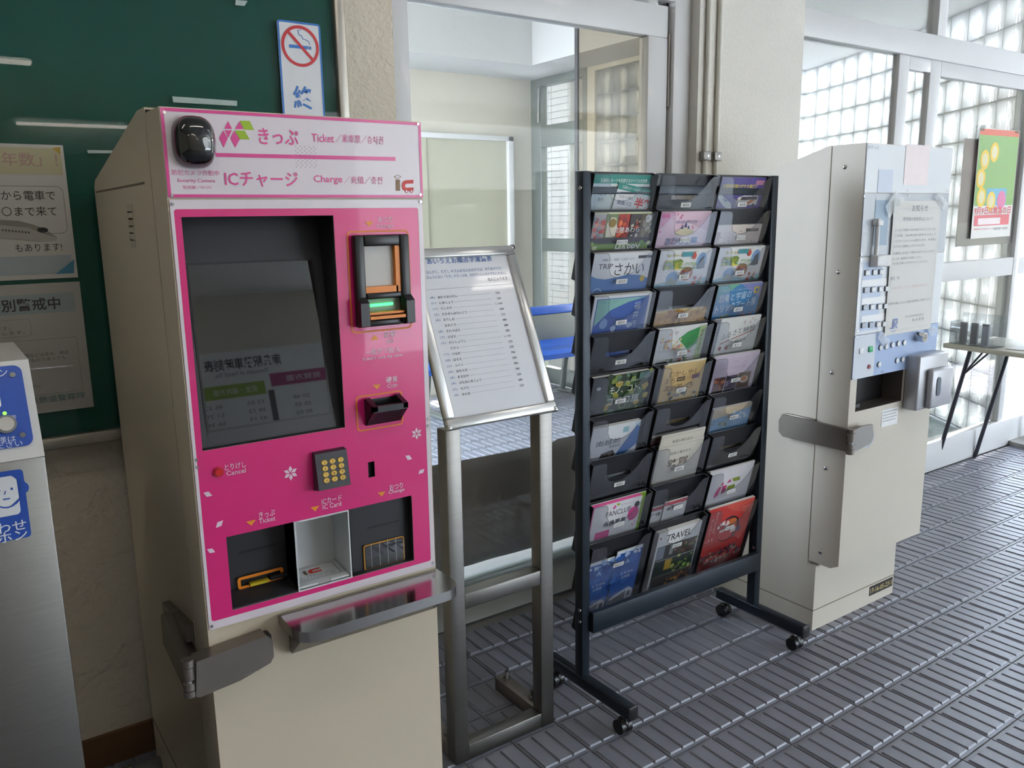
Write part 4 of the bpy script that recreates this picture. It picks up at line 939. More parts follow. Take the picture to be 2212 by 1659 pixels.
b.poly([(0, 0), (.45, 0), (.0, .05)], '#4a9fa8').poly([(.5, 0), (1, 0), (1, .05)], '#8a8fc6').poly([(.25, 0), (.5, 0), (.3, .02)], '#6db18f').txt('恐竜と宇宙の', .10, .044, .70, .024, '#e2edf4', .0, rot=.06).txt('トリックアート展', .08, .078, .86, .026, '#e2edf4', .0, rot=.10).txt('恐竜と宇宙をもっと体験できるアート', .12, .018, .66, .005, '#c3dbe6').rect(.84, .95, .014, .034, '#d8bd3c').disc(.895, .024, .006, .006, '#4a76a8').blobs(12, .60, .95, .088, .12, ['#8f5a62', '#b0707a', '#5f6a86'], (.004, .010), 16).blobs(6, .15, .40, .10, .12, ['#8fa050', '#6a8a48', '#a86a4a'], (.004, .008), 17).done()
# row 5
b = Bro(4, 1, 'white town map leaflet with a green wedge in the fifth row', '#e4e4e2', w=.208, t=.004)
b.poly([(.46, .040), (.62, .020), (.86, .008), (.86, .060), (.70, .082), (.60, .062), (.52, .05)], '#3f9a52').rect(.86, .99, .006, .14, '#b9cf96').vtxt('越前の温泉', .925, .022, .012, '#3f6a3c', 1.2).blobs(22, .20, .58, .040, .074, ['#e3b08f', '#d9c07a', '#cf8f8a', '#e8cfa0'], (.004, .009), 18).line((.02, .070), (.85, .082), .0016, '#c3c5c6').line((.10, .052), (.14, .12), .0010, '#b3b6b8').line((.40, .085), (.52, .115), .0010, '#c3c5c6').blobs(10, .30, .70, .09, .12, ['#6a8a5a', '#8fa878', '#c76a4c'], (.004, .010), 19).txt('ちず', .36, .018, .06, .010, '#8a5a7a').blobs(8, .10, .30, .018, .055, ['#d98a4c', '#e0c25a'], (.003, .006), 20).rect(.66, .74, .080, .085, '#c9532f').rect(.08, .30, .105, .113, '#2f2f33').done()
b = Bro(4, 2, 'white booklet with brush lettering and a red underline in the fifth row', '#e1e2dd', t=.006, up=.004)
b.rect(0, .12, 0, .15, '#7d7f86').vtxt('全国の納税でつくる', .06, .016, .0085, '#d8dade', 1.25).txt('ふるさと', .20, .062, .44, .018, '#4a4a4e', .0, rot=.20).txt('納税', .66, .045, .26, .018, '#4a4a4e', .0, rot=.10).line((.20, .084), (.38, .074), .0030, '#a0453c').line((.42, .072), (.92, .048), .0026, '#a0453c').txt('鯖江市', .52, .082, .26, .010, '#5a5a5e', rot=.08).blobs(5, .60, .95, .008, .03, ['#cfc0bd', '#d6cdcb'], (.004, .008), 21).disc(.22, .098, .007, .007, '#9a3a3c').disc(.36, .098, .007, .007, '#9a3a3c').done()
# row 6
b = Bro(5, 0, 'dark green forest booklet with white lettering in the sixth row', '#33482f', t=.010)
b.rect(.0, .26, 0, .15, '#2a2d30').blobs(60, .24, 1, .002, .12, ['#4a6a34', '#7f9440', '#2c3a26', '#96a04a', '#3c5a30', '#b09a40', '#5f7f6a'], (.006, .016), 22).rect(.80, 1, 0, .02, '#5f7f7a').txt('越前きく名産・匠が旅ガイド', .42, .022, .42, .0055, '#dfe4da').txt('モノ、コト、', .30, .044, .56, .022, '#eef1ea', .0).txt('ココロ旅', .28, .078, .58, .026, '#eef1ea', .0).disc(.10, .032, .008, .005, '#b9bcc0').done()
b = Bro(5, 1, 'tan booklet with brown handwriting in the middle of the sixth row', '#d3b57c', w=.172, du=.042, t=.006, up=-.002)
b.rect(.05, 1, -.006, 0, '#e6dfc4').txt('むかしやし', .14, .032, .74, .018, '#6a4426').txt('まち', .08, .052, .24, .018, '#6a4426').txt('うら', .60, .050, .10, .016, '#6a4426').rect(.36, .56, .044, .058, '#54402e').txt('越前国府', .38, .051, .16, .006, '#d3b57c').rect(.72, .92, .042, .056, '#7a5a68').txt('あるき', .08, .076, .74, .018, '#6a4426').blobs(20, .10, .98, .090, .12, ['#4f5a4a', '#c9c6b8', '#6a6f6a', '#8f8f86'], (.004, .010), 23).done()
b = Bro(5, 2, 'pale lilac booklet with round food photos in the sixth row', '#cdbfcf', t=.008, up=.002)
b.poly([(.14, .012), (.80, .012), (.72, .056), (.50, .070), (.26, .066), (.16, .05)], '#c6b7c8').txt('おすすめの店', .22, .046, .50, .009, '#a89bb0').txt('越前市', .44, .026, .10, .005, '#8f849a').rect(.10, .34, .074, .13, '#5a3a36').blobs(14, .12, .33, .076, .115, ['#b0563c', '#d98a52', '#7a3a30'], (.004, .009), 24).rect(.36, .60, .072, .13, '#4a3f52').blobs(10, .38, .58, .076, .115, ['#7a6f9a', '#a8a0b8', '#3a3442'], (.004, .009), 25).rect(.62, .90, .068, .12, '#6f5648').disc(.76, .092, .020, .012, '#d9d2cc').disc(.76, .090, .013, .008, '#cf7a2c').done()
# row 7
b = Bro(6, 0, 'white booklet with a blue diagonal band in the seventh row', '#e2e4e8', w=.180, du=.012, t=.012, up=-.028)
b.poly([(.98, 0), (1, .0), (1, .075), (.60, .12), (.48, .12)], '#3f77bd').poly([(.86, .008), (1, .0), (1, .020)], '#cfdbe8').txt('南越前', .12, .052, .50, .017, '#3f4348').rect(.64, .76, .012, .030, '#8fb9c0').txt('南越前町', .40, .068, .24, .008, '#5a5f66').poly([(.20, .118), (.26, .086), (.50, .080), (.56, .095), (.48, .118)], '#3f3a34').blobs(14, .24, .50, .086, .116, ['#6a5f48', '#2f2b28', '#8a8468'], (.003, .008), 26).done()
b = Bro(6, 2, 'beige and sky blue leaflet low in the right pocket of the seventh row', '#cbb99e', w=.180, du=.024, up=-.048, t=.010)
b.poly([(0, .034), (.35, .030), (1, .014), (1, .09), (0, .09)], '#7fa9cf').blobs(10, 0, .5, .034, .07, ['#8f9a86', '#a8a898', '#6f8070'], (.005, .010), 27).blobs(6, .5, 1, .02, .05, ['#cfdbe6', '#a9c6e0'], (.005, .010), 28).done()
b = Bro(6, 1, 'dark red booklet low in the middle pocket of the seventh row', '#5a1f22', w=.200, up=-.100, t=.008); b.rect(0, 1, 0, .004, '#c9c3b4').txt('敦', .14, .020, None, .012, '#c9a9a4').done()
# row 8
b = Bro(7, 1, 'cream booklet standing tall behind its twin in the eighth row', '#d9d3c4', w=.186, du=.028, up=.034, t=.004)
b.ring(.04, .96, .006, .25, .0008, .004, '#8f8a7e').txt('鉄道と港のまち', .26, .026, .46, .009, '#5a554c').done()
b = Bro(7, 1, 'cream booklet with two brush characters in front in the eighth row', '#dad4c6', w=.190, du=.020, up=.004, t=.004, w0=.010)
b.ring(.04, .96, .006, .25, .0008, .004, '#8f8a7e').txt('鉄道と港のまち', .28, .034, .46, .010, '#5a554c').txt('敦賀', .26, .066, .46, .026, '#4f3f34', .004).txt('つ(る)が', .28, .098, .42, .008, '#8a8478').done()
# row 9
b = Bro(8, 0, 'pink-bordered FANCLUB flyer in the ninth row', '#e85a98', t=.004)
b.poly([(.86, 0), (1, 0), (1, .14), (.93, .14), (.93, .01)], '#8fb53c').mb.rfill(b.pl, b.X(.06), b.X(.94), b.Y(.30), b.Y(.010), .006, ink('#e6e4e6'), b.off())
b.txt('FANCLUB', .30, .046, .46, .018, '#3a3a3e', .0).txt('会員募集', .28, .078, .42, .016, '#3a3a3e', .02).poly([(.40, .028), (.44, .018), (.47, .026), (.43, .034)], '#e0559a').poly([(.46, .016), (.52, .016), (.53, .022), (.48, .024)], '#9fbf1e').txt('ハピラインふくい', .54, .024, .26, .006, '#8a858c').disc(.82, .066, .022, .024, '#dd4f92').disc(.86, .036, .010, .010, '#4a4a50').rect(.16, .42, .100, .125, '#e04f96').blobs(4, .62, .90, .08, .11, ['#e9b6cf', '#7a9a3c', '#e85a98'], (.003, .008), 30).done()
for k, (du, lab) in enumerate(((.008, 'small red-striped fare slip at the left of the ninth row middle pocket'), (.066, 'small red-striped fare slip at the right of the ninth row middle pocket'))):
    b = Bro(8, 1, lab, '#e6e3e2', w=.062 if k == 0 else .098, du=du, up=-.072+.010*k, t=.003, w0=.006+.004*k, name='fare_slip', cat='leaflet', group='fare slips in the ninth row')
    b.rect(0, 1, .002, .014, '#b0444f' if k == 0 else '#c25a66').txt('往復' if k == 0 else '金額2倍', .12, .028, .74, .013, '#3a3a40', .02).done()
b = Bro(8, 2, 'white booklet with pink and green diamonds in the ninth row', '#e3e0e2', t=.006, up=.002)
for t_, c_ in (([(.30, .062), (.38, .062), (.35, .050)], '#d13a80'), ([(.44, .058), (.54, .058), (.50, .046)], '#d13a80'), ([(.28, .066), (.34, .066), (.30, .098), (.20, .104), (.22, .082)], '#d13a80'), ([(.36, .066), (.46, .066), (.44, .090), (.36, .096)], '#d13a80'), ([(.54, .046), (.72, .046), (.74, .060), (.60, .060)], '#8a9a2c'), ([(.48, .072), (.64, .070), (.66, .084), (.48, .090)], '#8a9a2c')): b.poly(t_, c_)
b.done()
# row 10
for k, lab in enumerate(('blue leaflet with a white building, left of the pair in the bottom row', 'blue leaflet with a white building, right of the pair in the bottom row')):
    b = Bro(9, 0, lab, '#2f5fae', w=.102, du=.010+.105*k, up=-.064+.016*k, t=.003, w0=.006+.003*k, name='leaflet', cat='leaflet', group='blue leaflets in the bottom row')
    b.rect(0, 1, 0, .010, '#dfe6ee').blobs(10, 0, 1, .004, .022, ['#e6ecf2', '#8fb0dc', '#bcd0ea'], (.006, .012), 40+k).blobs(12, 0, 1, .03, .16, ['#3f72c0', '#2a55a2', '#356ab8'], (.012, .024), 42+k).poly([(.36, .050), (.46, .034), (.56, .050)], '#b9cfea').poly([(.42, .050), (.46, .042), (.50, .050)], '#3f72c0').txt('えちぜん', .28, .084, .52, .010, '#e6edf5').txt('山海堂', .34, .099, .34, .009, '#e6edf5').poly([(.04, .170), (.74, .146), (.96, .158), (.96, .185), (.04, .185)], '#4a4f60').poly([(.04, .166), (.74, .142), (.78, .150), (.50, .160), (.04, .176)], '#cfd3dc').poly([(.64, .185), (.66, .150), (.80, .146), (.92, .156), (.92, .185)], '#dfe3ea').poly([(.70, .178), (.71, .158), (.86, .158), (.86, .178)], '#3a4a70').rect(0, 1, .185, .24, '#2c3140').done()
b = Bro(9, 1, 'TRAVEL magazine with a photo grid on its cover in the bottom row', '#e6e6e4', w=.186, du=.028, up=-.022, t=.016, name='magazine', cat='magazine')
b.txt('TRAVEL', .20, .026, .58, .024, '#2a2a2e', .01).disc(.06, .020, .004, .004, '#b0343a').rect(.04, .98, .052, .25, '#333a36').rect(.05, .22, .054, .100, '#8a96a0').rect(.24, .48, .054, .100, '#3c3530').rect(.34, .42, .054, .092, '#a9b0a8').rect(.50, .97, .054, .100, '#5a4a40').blobs(22, .46, .96, .056, .100, ['#8a5a48', '#b08a5a', '#4f6a44', '#3a4a5a', '#c0a07a'], (.004, .009), 50)
b.rect(.05, .97, .102, .160, '#2c3830').rect(.28, .44, .108, .146, '#c9a03a').blobs(24, .46, .96, .104, .160, ['#4a6a34', '#6f8a40', '#26302a', '#8f9a50'], (.005, .010), 51).rect(.05, .97, .162, .20, '#2a2624').poly([(.50, .190), (.78, .170), (.70, .192)], '#d8902c').blobs(10, .40, .96, .168, .20, ['#b0702a', '#5a3a20', '#d0a050'], (.004, .010), 52).line((.05, .101), (.97, .101), .0008, '#d8d8d4').line((.05, .161), (.97, .161), .0008, '#9a9a96').done()
b = Bro(9, 2, 'bright red magazine with a round white mark and a crowd in the bottom right pocket', '#cf3a35', w=.216, t=.010, up=.004, name='magazine', cat='magazine')
b.poly([(.30, 0), (1, 0), (1, .06), (.55, .03)], '#d8564a').disc(.54, .098, .052, .048, '#2f2430').disc(.52, .100, .046, .042, '#cf3a35').disc(.60, .078, .022, .018, '#e07a3a').poly([(.36, .066), (.42, .060), (.44, .078), (.38, .080)], '#efe6e2').poly([(.48, .062), (.54, .074), (.50, .090), (.44, .088)], '#efe6e2').poly([(.34, .098), (.48, .092), (.48, .102), (.36, .106)], '#efe6e2').rect(.52, .58, .092, .104, '#efe6e2').rect(.60, .72, .098, .116, '#efe6e2').disc(.30, .082, .006, .006, '#efe6e2').disc(.34, .072, .005, .006, '#efe6e2')
b.vtxt('福をつかむ旅へ', .20, .022, .010, '#efd9d4', 1.2).vtxt('ほしなの礼！', .12, .044, .010, '#efd9d4', 1.2).txt('11', .14, .122, .08, .010, '#efe6e2').txt('Vol.', .05, .126, .08, .006, '#efe6e2').poly([(.72, .110), (.80, .098), (.84, .112), (.78, .122)], '#5a4f8a').poly([(.66, .124), (.74, .130), (.70, .138)], '#5a4f8a')
b.blobs(90, .04, .96, .168, .215, ['#5a3f3a', '#8a6a58', '#c9a08a', '#3a3448', '#d8c0a8', '#a8543c', '#6a5a78'], (.004, .008), 60).txt('地域の未来と', .70, .022, .26, .008, '#e8a89f').txt('人をつなぐ', .72, .034, .22, .008, '#e8a89f').done()

# =================================================================== FARE TABLE ON A STEEL STAND
SX0, SX1, SY = .972, 1.294, 1.667; ZT = .896; ST_ = .042
st = thing('sign_stand', ((SX0+SX1)/2, SY+.1, 0), 'brushed steel stand holding a tilted white fare table in a silver snap frame', 'sign stand')
for x in (SX0, SX1-ST_): MB().box(x, x+ST_, SY, SY+ST_, 0, ZT, M['steel'], .002).build('leg', st)
for z0, z1 in ((.425, .466), (.0, .043)): MB().box(SX0+ST_, SX1-ST_, SY+.001, SY+ST_-.001, z0, z1, M['steel'], .002).build('crossbar', st)
for x in (SX0, SX1-ST_):
    f = MB().box(x+.001, x+ST_-.001, SY+ST_, SY+.235, 0, .042, M['steel_d'], .002).build('foot', st)
    for y in (SY+.075, SY+.20):
        b = MB(); b.cyl((x+.021, y, .042), (x+.021, y, .052), .011, M['chrome'], 6, smooth=False); b.cyl((x+.021, y, .052), (x+.021, y, .072), .006, M['chrome'], 10); b.build('bolt', f)
# board plane: bottom edge at the leg tops, top edge leans back
bb = V((SX0-.003, SY-.012, ZT+.004)); bt = V((SX0-.003, 1.842, 1.318)); BWd = SX1-SX0+.006; BL = (bt-bb).length
BP = Plane(bb, (1, 0, 0), bt-bb)
mb = MB(); mb.obox(BP.pt(.004, .004, -.014), BP.ex*(BWd-.008), BP.ey*(BL-.008), BP.n*.012, M['grey_alu']); back = mb.build('backing', st)
fr = .026
sil = mat('satin_silver', '#d5d5d3', .28, metal=.7, var=.04)
for a, b, c, d in ((0, BWd, 0, fr), (0, BWd, BL-fr, BL), (0, fr, fr, BL-fr), (BWd-fr, BWd, fr, BL-fr)):
    mb = MB(); O = BP.pt(a, c, -.004)
    mb.obox(O, BP.ex*(b-a), BP.ey*(d-c), BP.n*.014, sil, .004); mb.build('frame_rail', st)
for u, v in ((0, 0), (BWd, 0), (BWd, BL), (0, BL)):
    mb = MB(); O = BP.pt(u-.012 if u else -.002, v-.012 if v else -.002, -.006); mb.obox(O, BP.ex*.014, BP.ey*.014, BP.n*.018, M['chrome'], .004); mb.build('corner_cap', st)
sheet = MB(); sheet.quad(BP, fr, BWd-fr, fr, BL-fr, mat('fare_sheet', '#eceef5', .25, var=.02, coat=.5), .002); sh = sheet.build('fare_sheet', st)
bl = ink('#4a6fb0'); dkk = ink('#3d3d42'); gl = ink('#9ea2a8')
def bt_(s, x0, yc, x1, h, m, bold=0.0, nm='lettering'):   # pixel positions read in the 900,500 crop (x3.6075)
    text_px(st, nm, m, s, BP, 900+x0/3.6075, 500+yc/3.6075, 900+x1/3.6075, h/3.6075, off=.0028, bold=bold)
bt_('あいうえお順点字運賃表', 75, 238, 582, 46, bl, .012, 'heading')
bt_('はんがく、ただし 10 えんみまんのはすうは、きりあげです。', 72, 322, 660, 26, bl, 0, 'note'); bt_('ひょうにない「えき」のきっぷは、かかりいんにおたずねください。', 74, 362, 692, 26, bl, 0, 'note')
bt_('なんじょうえき', 552, 377, 702, 26, dkk, 0, 'station_name')
mb = MB(); a_ = BP.px(900+80/3.6075, 500+462/3.6075); b_ = BP.px(900+740/3.6075, 500+408/3.6075); mb.line(BP, (fr+.004, (a_[1]+b_[1])/2), (BWd-fr-.004, (a_[1]+b_[1])/2), .0007, gl, .0028); mb.build('rule', st)
rows_ = [('あ', 'あわらおんせん', '990'), ('い', 'いまじょう', '230'), ('う', 'うしのや', '1,140'), ('え', 'えちぜんはなんどう', '590'), ('お', 'おうしお', '220'), ('', 'おおどろ', '480'), ('き', 'きたさばえ', '380'), ('さ', 'さばえ', '280'), ('た', 'だいしょうじ', '1,140'), ('', 'たけふ', '230'), ('つ', 'つるが', '590'), ('は', 'はるえ', '780'), ('ふ', 'ふくい', '590'), ('ほ', 'ほそろぎ', '990'), ('ま', 'まるおか', '780'), ('み', 'みなみいまじょう', '230'), ('も', 'もりた', '680'), ('ゆ', 'ゆのお', '220')]
v_a = BP.px(900+120/3.6075, 500+520/3.6075)[1]; v_b = BP.px(900+320/3.6075, 500+1277/3.6075)[1]
ul = BP.px(900+100/3.6075, 500+520/3.6075)[0]; ur = BP.px(900+643/3.6075, 500+480/3.6075)[0]
un = BP.px(900+160/3.6075, 500+512/3.6075)[0]; hh = .0068
leader = MB()
for k, (i_, n_, p_) in enumerate(rows_):
    v = v_a+(v_b-v_a)*k/17
    if i_: text(st, 'row_index', bl, '('+i_+')', BP, ul, v, .0135, hh, off=.0028)
    nw = len(n_)*.0080; text(st, 'station_names', dkk, n_, BP, un, v, nw, hh, off=.0028, bold=.006); text(st, 'fares', dkk, p_, BP, ur, v, len(p_)*.0043, .0058, off=.0028, align='right')
    leader.line(BP, (un+nw+.004, v), (ur-.030, v), .0005, gl, .0028)
leader.build('leader_lines', st)['kind'] = 'stuff'

# =================================================================== OLD BEIGE TICKET MACHINE
MX0, MX1, MY, MB_ = 2.32, 2.808, 1.475, 2.10
old = thing('ticket_machine', ((MX0+MX1)/2, 1.8, 0), 'old beige ticket machine with push buttons and a taped notice, beside the rack', 'ticket machine')
MB().ext([(MX0, y, z) for y, z in [(1.590, .235), (1.590, 1.594), (1.60, 1.594), (MB_, 1.445), (MB_, 0), (1.558, 0), (1.558, .235)]], (MX1-MX0, 0, 0), M['beige2']).build('cabinet', old)
RP = Plane((0, MY, 0), (1, 0, 0), (0, 0, 1)); RS = Plane((MX0, 0, 0), (0, -1, 0), (0, 0, 1)); RB = Plane((0, 1.558, 0), (1, 0, 0), (0, 0, 1))
rc = RP.r4((1850, 823), (1949, 795), (1949, 862), (1848, 893))
mb = MB()
front = [(MX0, .262), (MX0+.012, .246), (MX1, .246), (MX1, 1.594), (MX0, 1.594)]
mb.plate(RP, MX0, MX1, .262, 1.594, [rc], M['beige2'], 0)
mb.poly([(MX0, MY, .262), (MX0, MY, 1.594), (MX0, 1.588, 1.594), (MX0, 1.588, .246), (MX0, MY+.03, .246)], M['beige2'])
mb.poly([(MX1, MY, 1.594), (MX1, MY, .262), (MX1, MY+.03, .246), (MX1, 1.588, .246), (MX1, 1.588, 1.594)], M['beige2'])
mb.poly([(MX0, MY, 1.594), (MX1, MY, 1.594), (MX1, 1.588, 1.594), (MX0, 1.588, 1.594)], M['beige2'])
mb.poly([(MX0, MY+.03, .246), (MX0, 1.588, .246), (MX1, 1.588, .246), (MX1, MY+.03, .246)], M['beige2'])
mb.poly([(MX0, MY, .262), (MX0, MY+.03, .246), (MX1, MY+.03, .246), (MX1, MY, .262)], M['beige2'])
mb.recess(RP, *rc, .07, M['steel_d'], M['black'])
mb.build('front_housing', old)
for y in (1.588,): MB().box(MX0-.0008, MX0+.004, y-.001, y+.001, .25, 1.59, g).build('seam', old)
MB().box(MX0-.001, MX1+.001, 1.557, MB_, .072, .075, g).build('plinth_seam', old)
for x, y in [(1824.6, 361), (1810.6, 588), (1797, 805), (1783.5, 1011.5), (1772, 1193)]:
    P = onX(x, y, MX0); mb = MB(); mb.ball((MX0, P.y, P.z), (.004, .007, .007), M['chrome'], 12, 8); mb.build('side_bolt', old)
# front panels
zt = lambda x, y: RP.px(x, y)[1]
z1, z2, z3, z4 = zt(1866, 417), zt(1856, 556), zt(1850, 724), zt(1842, 820)
pan = mat('panel_pale', '#dfe4ea', .3, var=.02, coat=.4); pgrey = mat('panel_grey', '#b9c0c8', .35, var=.03, coat=.3); pblue = mat('panel_blue', '#9fb6dc', .35, var=.03, coat=.3)
for nm, a, b, m in (('header_panel', z1+.001, 1.592, pan), ('sensor_panel', z2+.001, z1-.001, pgrey), ('button_panel', z3+.001, z2-.001, pan), ('coin_panel', z4, z3-.001, pblue)):
    q = MB(); q.box(MX0+.002, MX1-.002, MY-.004, MY, a, b, m); q.build(nm, old)
RF = Plane((0, MY-.004, 0), (1, 0, 0), (0, 0, 1))
def ud(x, y): return RF.px(1800+x/4.147, 400+y/4.147)
for x, y in [(1868, 412), (1866, 424), (1961, 411), (1963, 423), (1860, 550), (1859, 561), (1852, 715), (1850, 728), (2046, 412), (1842, 818), (1905, 803)]:
    u, v = RF.px(x, y); MB().cyl(RF.pt(u, v), RF.pt(u, v, .002), .003, M['chrome'], 8).build('panel_screw', old)
q = MB(); q.quad(RF, *RF.r4((1957, 313), (2008, 313), (2003, 400), (1951, 400)), ink('#f3e6e6'), .001); q.build('red_print_card', old)
text_px(old, 'red_lettering', ink('#e3b9b9'), '発売中', RF, 1962, 357, 2000, 50)
text_px(old, 'header_lettering', ink('#7f8fb0'), 'JRきっぷ', RF, 1874, 318, 1898, 9)
q = MB(); q.quad(RF, *RF.r4((1898, 366), (1930, 366), (1926, 416), (1894, 416)), ink('#cfd8ea'), .001); q.build('blue_card', old)
# sensor panel: clear tube, display strip
u, v = ud(360, 480); mb = MB(); mb.cyl(RF.pt(u, v-.060, .012), RF.pt(u-.002, v+.060, .012), .007, M['white_alu'], 12); mb.obox(RF.pt(u-.014, v+.038, .0), (.028, 0, 0), (0, 0, .018), (0, -.022, 0), M['white_alu'], .003); mb.obox(RF.pt(u-.012, v-.085, .0), (.075, 0, 0), (0, 0, .035), (0, -.026, 0), M['white_alu'], .003); mb.build('sensor_arm', old)
q = MB(); q.quad(RF, *RF.r4((1890, 432), (1921, 432), (1914, 530), (1886, 530)), ink('#93a9bd'), .001); q.build('display_window', old)
# square fare buttons
bt_m = mat('button_white', '#eceff2', .3); bt_g = mat('button_grey', '#aeb7c4', .3)
for r, (yy, xs) in enumerate(((785, (295, 363, 420)), (940, (285, 350, 415, 474)), (1095, (275, 340, 405, 460)), (1255, (263, 330, 395, 450)))):
    for c, xx in enumerate(xs):
        u, v = ud(xx, yy-(xx-xs[0])*.07); mb = MB()
        mb.obox(RF.pt(u-.0115, v-.0085), (.023, 0, 0), (0, 0, .017), (0, -.003, 0), ink('#5c6068')); mb.obox(RF.pt(u-.010, v-.007, .003), (.020, 0, 0), (0, 0, .014), (0, -.003, 0), bt_g if (r in (1, 2) and c == 0) or (r == 3 and c < 2) else bt_m); mb.build('fare_button', old)
q = MB()
for k, yy in enumerate((850, 1010, 1165)):
    a = RF.r4((1800+255/4.147, 400+yy/4.147), (1800+480/4.147, 400+(yy-15)/4.147), (1800+475/4.147, 400+(yy+45)/4.147), (1800+250/4.147, 400+(yy+60)/4.147)); q.quad(RF, *a, ink('#f4f6f8'), .001)
a = RF.r4((1800+265/4.147, 400+690/4.147), (1800+440/4.147, 400+680/4.147), (1800+400/4.147, 400+1290/4.147), (1800+235/4.147, 400+1310/4.147)); q.quad(RF, *a, ink('#c3d2e8'), .0006); q.build('button_backing', old)
for xx, yy, m in ((245, 1485, bt_m), (328, 1468, mat('button_green', '#2fae74', .3))):
    u, v = ud(xx, yy); mb = MB(); mb.obox(RF.pt(u-.010, v-.009), (.020, 0, 0), (0, 0, .018), (0, -.005, 0), m, .001); mb.build('square_button', old)
for xx, yy in ((418, 1455), (470, 1444), (525, 1430), (577, 1418), (630, 1410), (405, 1605), (565, 1570), (615, 1560)):
    u, v = ud(xx, yy); mb = MB(); mb.cyl(RF.pt(u, v), RF.pt(u, v, .003), .0095, ink('#6d7686'), 16); mb.cyl(RF.pt(u, v, .003), RF.pt(u, v, .005), .0082, bt_m, 16); mb.build('round_button', old)
u, v = ud(315, 1625); mb = MB(); mb.cyl(RF.pt(u, v), RF.pt(u, v, .004), .007, mat('dark_red', '#8f3038', .35), 14); mb.build('cancel_button', old)
q = MB(); a = (RF.px(1842, 780)[0]+.002, RF.px(1888, 780)[0], z4+.001, z3-.002); q.quad(RF, *a, ink('#d3dae4'), .0008); q.build('pale_button_field', old)
u, v = ud(750, 1357); mb = MB(); mb.cyl(RF.pt(u, v), RF.pt(u+.0, v, .028), .016, M['chrome'], 24); mb.cyl(RF.pt(u, v, .028), RF.pt(u, v, .0285), .013, M['steel_d'], 20); mb.obox(RF.pt(u-.010, v-.001, .0285), (.02, 0, 0), (0, 0, .002), (0, -.0006, 0), M['black']); mb.build('key_cylinder', old)
# coin unit at the right
cu1 = RF.r4((1958, 765), (2022, 757), (2016, 868), (1952, 882))
unit = mat('coin_unit_grey', '#b4b5ba', .35, metal=.3, var=.04)
mb = MB(); mb.obox(RF.pt(cu1[0], cu1[2], -.004), (MX1-.004-cu1[0], 0, 0), (0, 0, cu1[3]-cu1[2]), (0, -.050, 0), unit, .006); mb.obox(RF.pt(cu1[0]+.045, cu1[2]+.004, .046), (MX1-.004-cu1[0]-.045, 0, 0), (0, 0, (cu1[3]-cu1[2])*.72), (0, -.022, 0), unit, .008); cuo = mb.build('coin_unit', old)
CF = Plane((0, MY-.072, 0), (1, 0, 0), (0, 0, 1)); uu = cu1[0]+.085; vv = cu1[2]+(cu1[3]-cu1[2])*.42
mb = MB(); mb.rfill(CF, uu-.012, uu+.012, vv-.032, vv+.032, .0118, ink('#565f6e'), .0025); mb.build('coin_return_window', cuo)
mb = MB(); mb.obox(RP.pt(rc[0]+.006, rc[2]+.004, -.05), (.05, 0, 0), (0, 0, .012), (0, -.03, 0), M['black']); mb.build('coin_catch', old)
q = MB(); q.obox(RP.pt(rc[0]+.002, rc[2]+.001, -.06), (.075, 0, 0), (0, 0, .05), (0, -.004, 0), M['paper']); q.build('white_guide', old)
a = RP.r4((1905, 885), (1939, 880), (1938, 914), (1903, 924)); q = MB(); q.quad(RP, *a, ink('#f0f1ef'), .0008); q.build('serial_sticker', old)
q = MB()
for k in range(4): q.quad(RP, a[0]+.006, a[1]-.006-.006*(k % 2), a[3]-.010-.010*k, a[3]-.007-.010*k, ink('#a9abae'), .0014)
q.build('printed_lines', old)['kind'] = 'stuff'
a = RB.r4((1877.5, 1269), (1927, 1245.5), (1927, 1264.5), (1878, 1287)); q = MB(); q.obox(RB.pt(a[0], a[2]), (a[1]-a[0], 0, 0), (0, 0, a[3]-a[2]), (0, -.0015, 0), ink('#2a2622')); q.build('number_plate', old)
text(old, 'plate_number', ink('#e3cf8f'), '17-16-05-2311', RB, a[0]+.004, (a[2]+a[3])/2, a[1]-a[0]-.008, (a[3]-a[2])*.55, off=.0022, bold=.01)
# its lock
LM = MX0-.024
mb = MB(); mb.ext([tuple(onX(x, y, LM)) for x, y in [(1682, 908), (1689, 895), (1826, 927), (1829, 976), (1690, 943), (1682, 932)]], (.014, 0, 0), M['steel_d']); mb.build('lock_side_plate', old)
a_ = onX(1700, 894, MX0); b_ = onX(1765, 910, MX0); mb = MB(); mb.box(MX0-.012, MX0, b_.y, a_.y, b_.z-.03, a_.z+.004, M['steel_d'], .002); mb.build('lock_keeper', old)
mb = MB(); mb.ext([tuple(onY(x, y, MY-.034)) for x, y in [(1842, 932), (1860, 922), (1886, 917), (1887, 942), (1882, 957), (1843, 978)]], (0, .010, 0), M['steel']); mb.build('lock_front_plate', old)
mb = MB(); a_ = onY(1865, 925, MY-.01); mb.cyl((a_.x+.01, MY-.022, a_.z-.03), (a_.x+.01, MY, a_.z-.03), .034, M['chrome'], 20); mb.build('lock_rosette', old)
kb = onY(1836, 981, MY-.03); kt = onY(1836, 928, MY-.03); kh = kt.z-kb.z
for a, b in ((0, .2), (.22, .4), (.5, .85), (.87, 1)): MB().cyl((kb.x, MY-.03, kb.z+kh*a), (kb.x, MY-.03, kb.z+kh*b), .0125, M['steel_d'], 14).build('hinge_knuckle', old)
MB().cyl((kb.x, MY-.03, kb.z+.002), (kb.x, MY-.03, kt.z-.002), .009, M['chrome'], 10).build('hinge_pin', old)
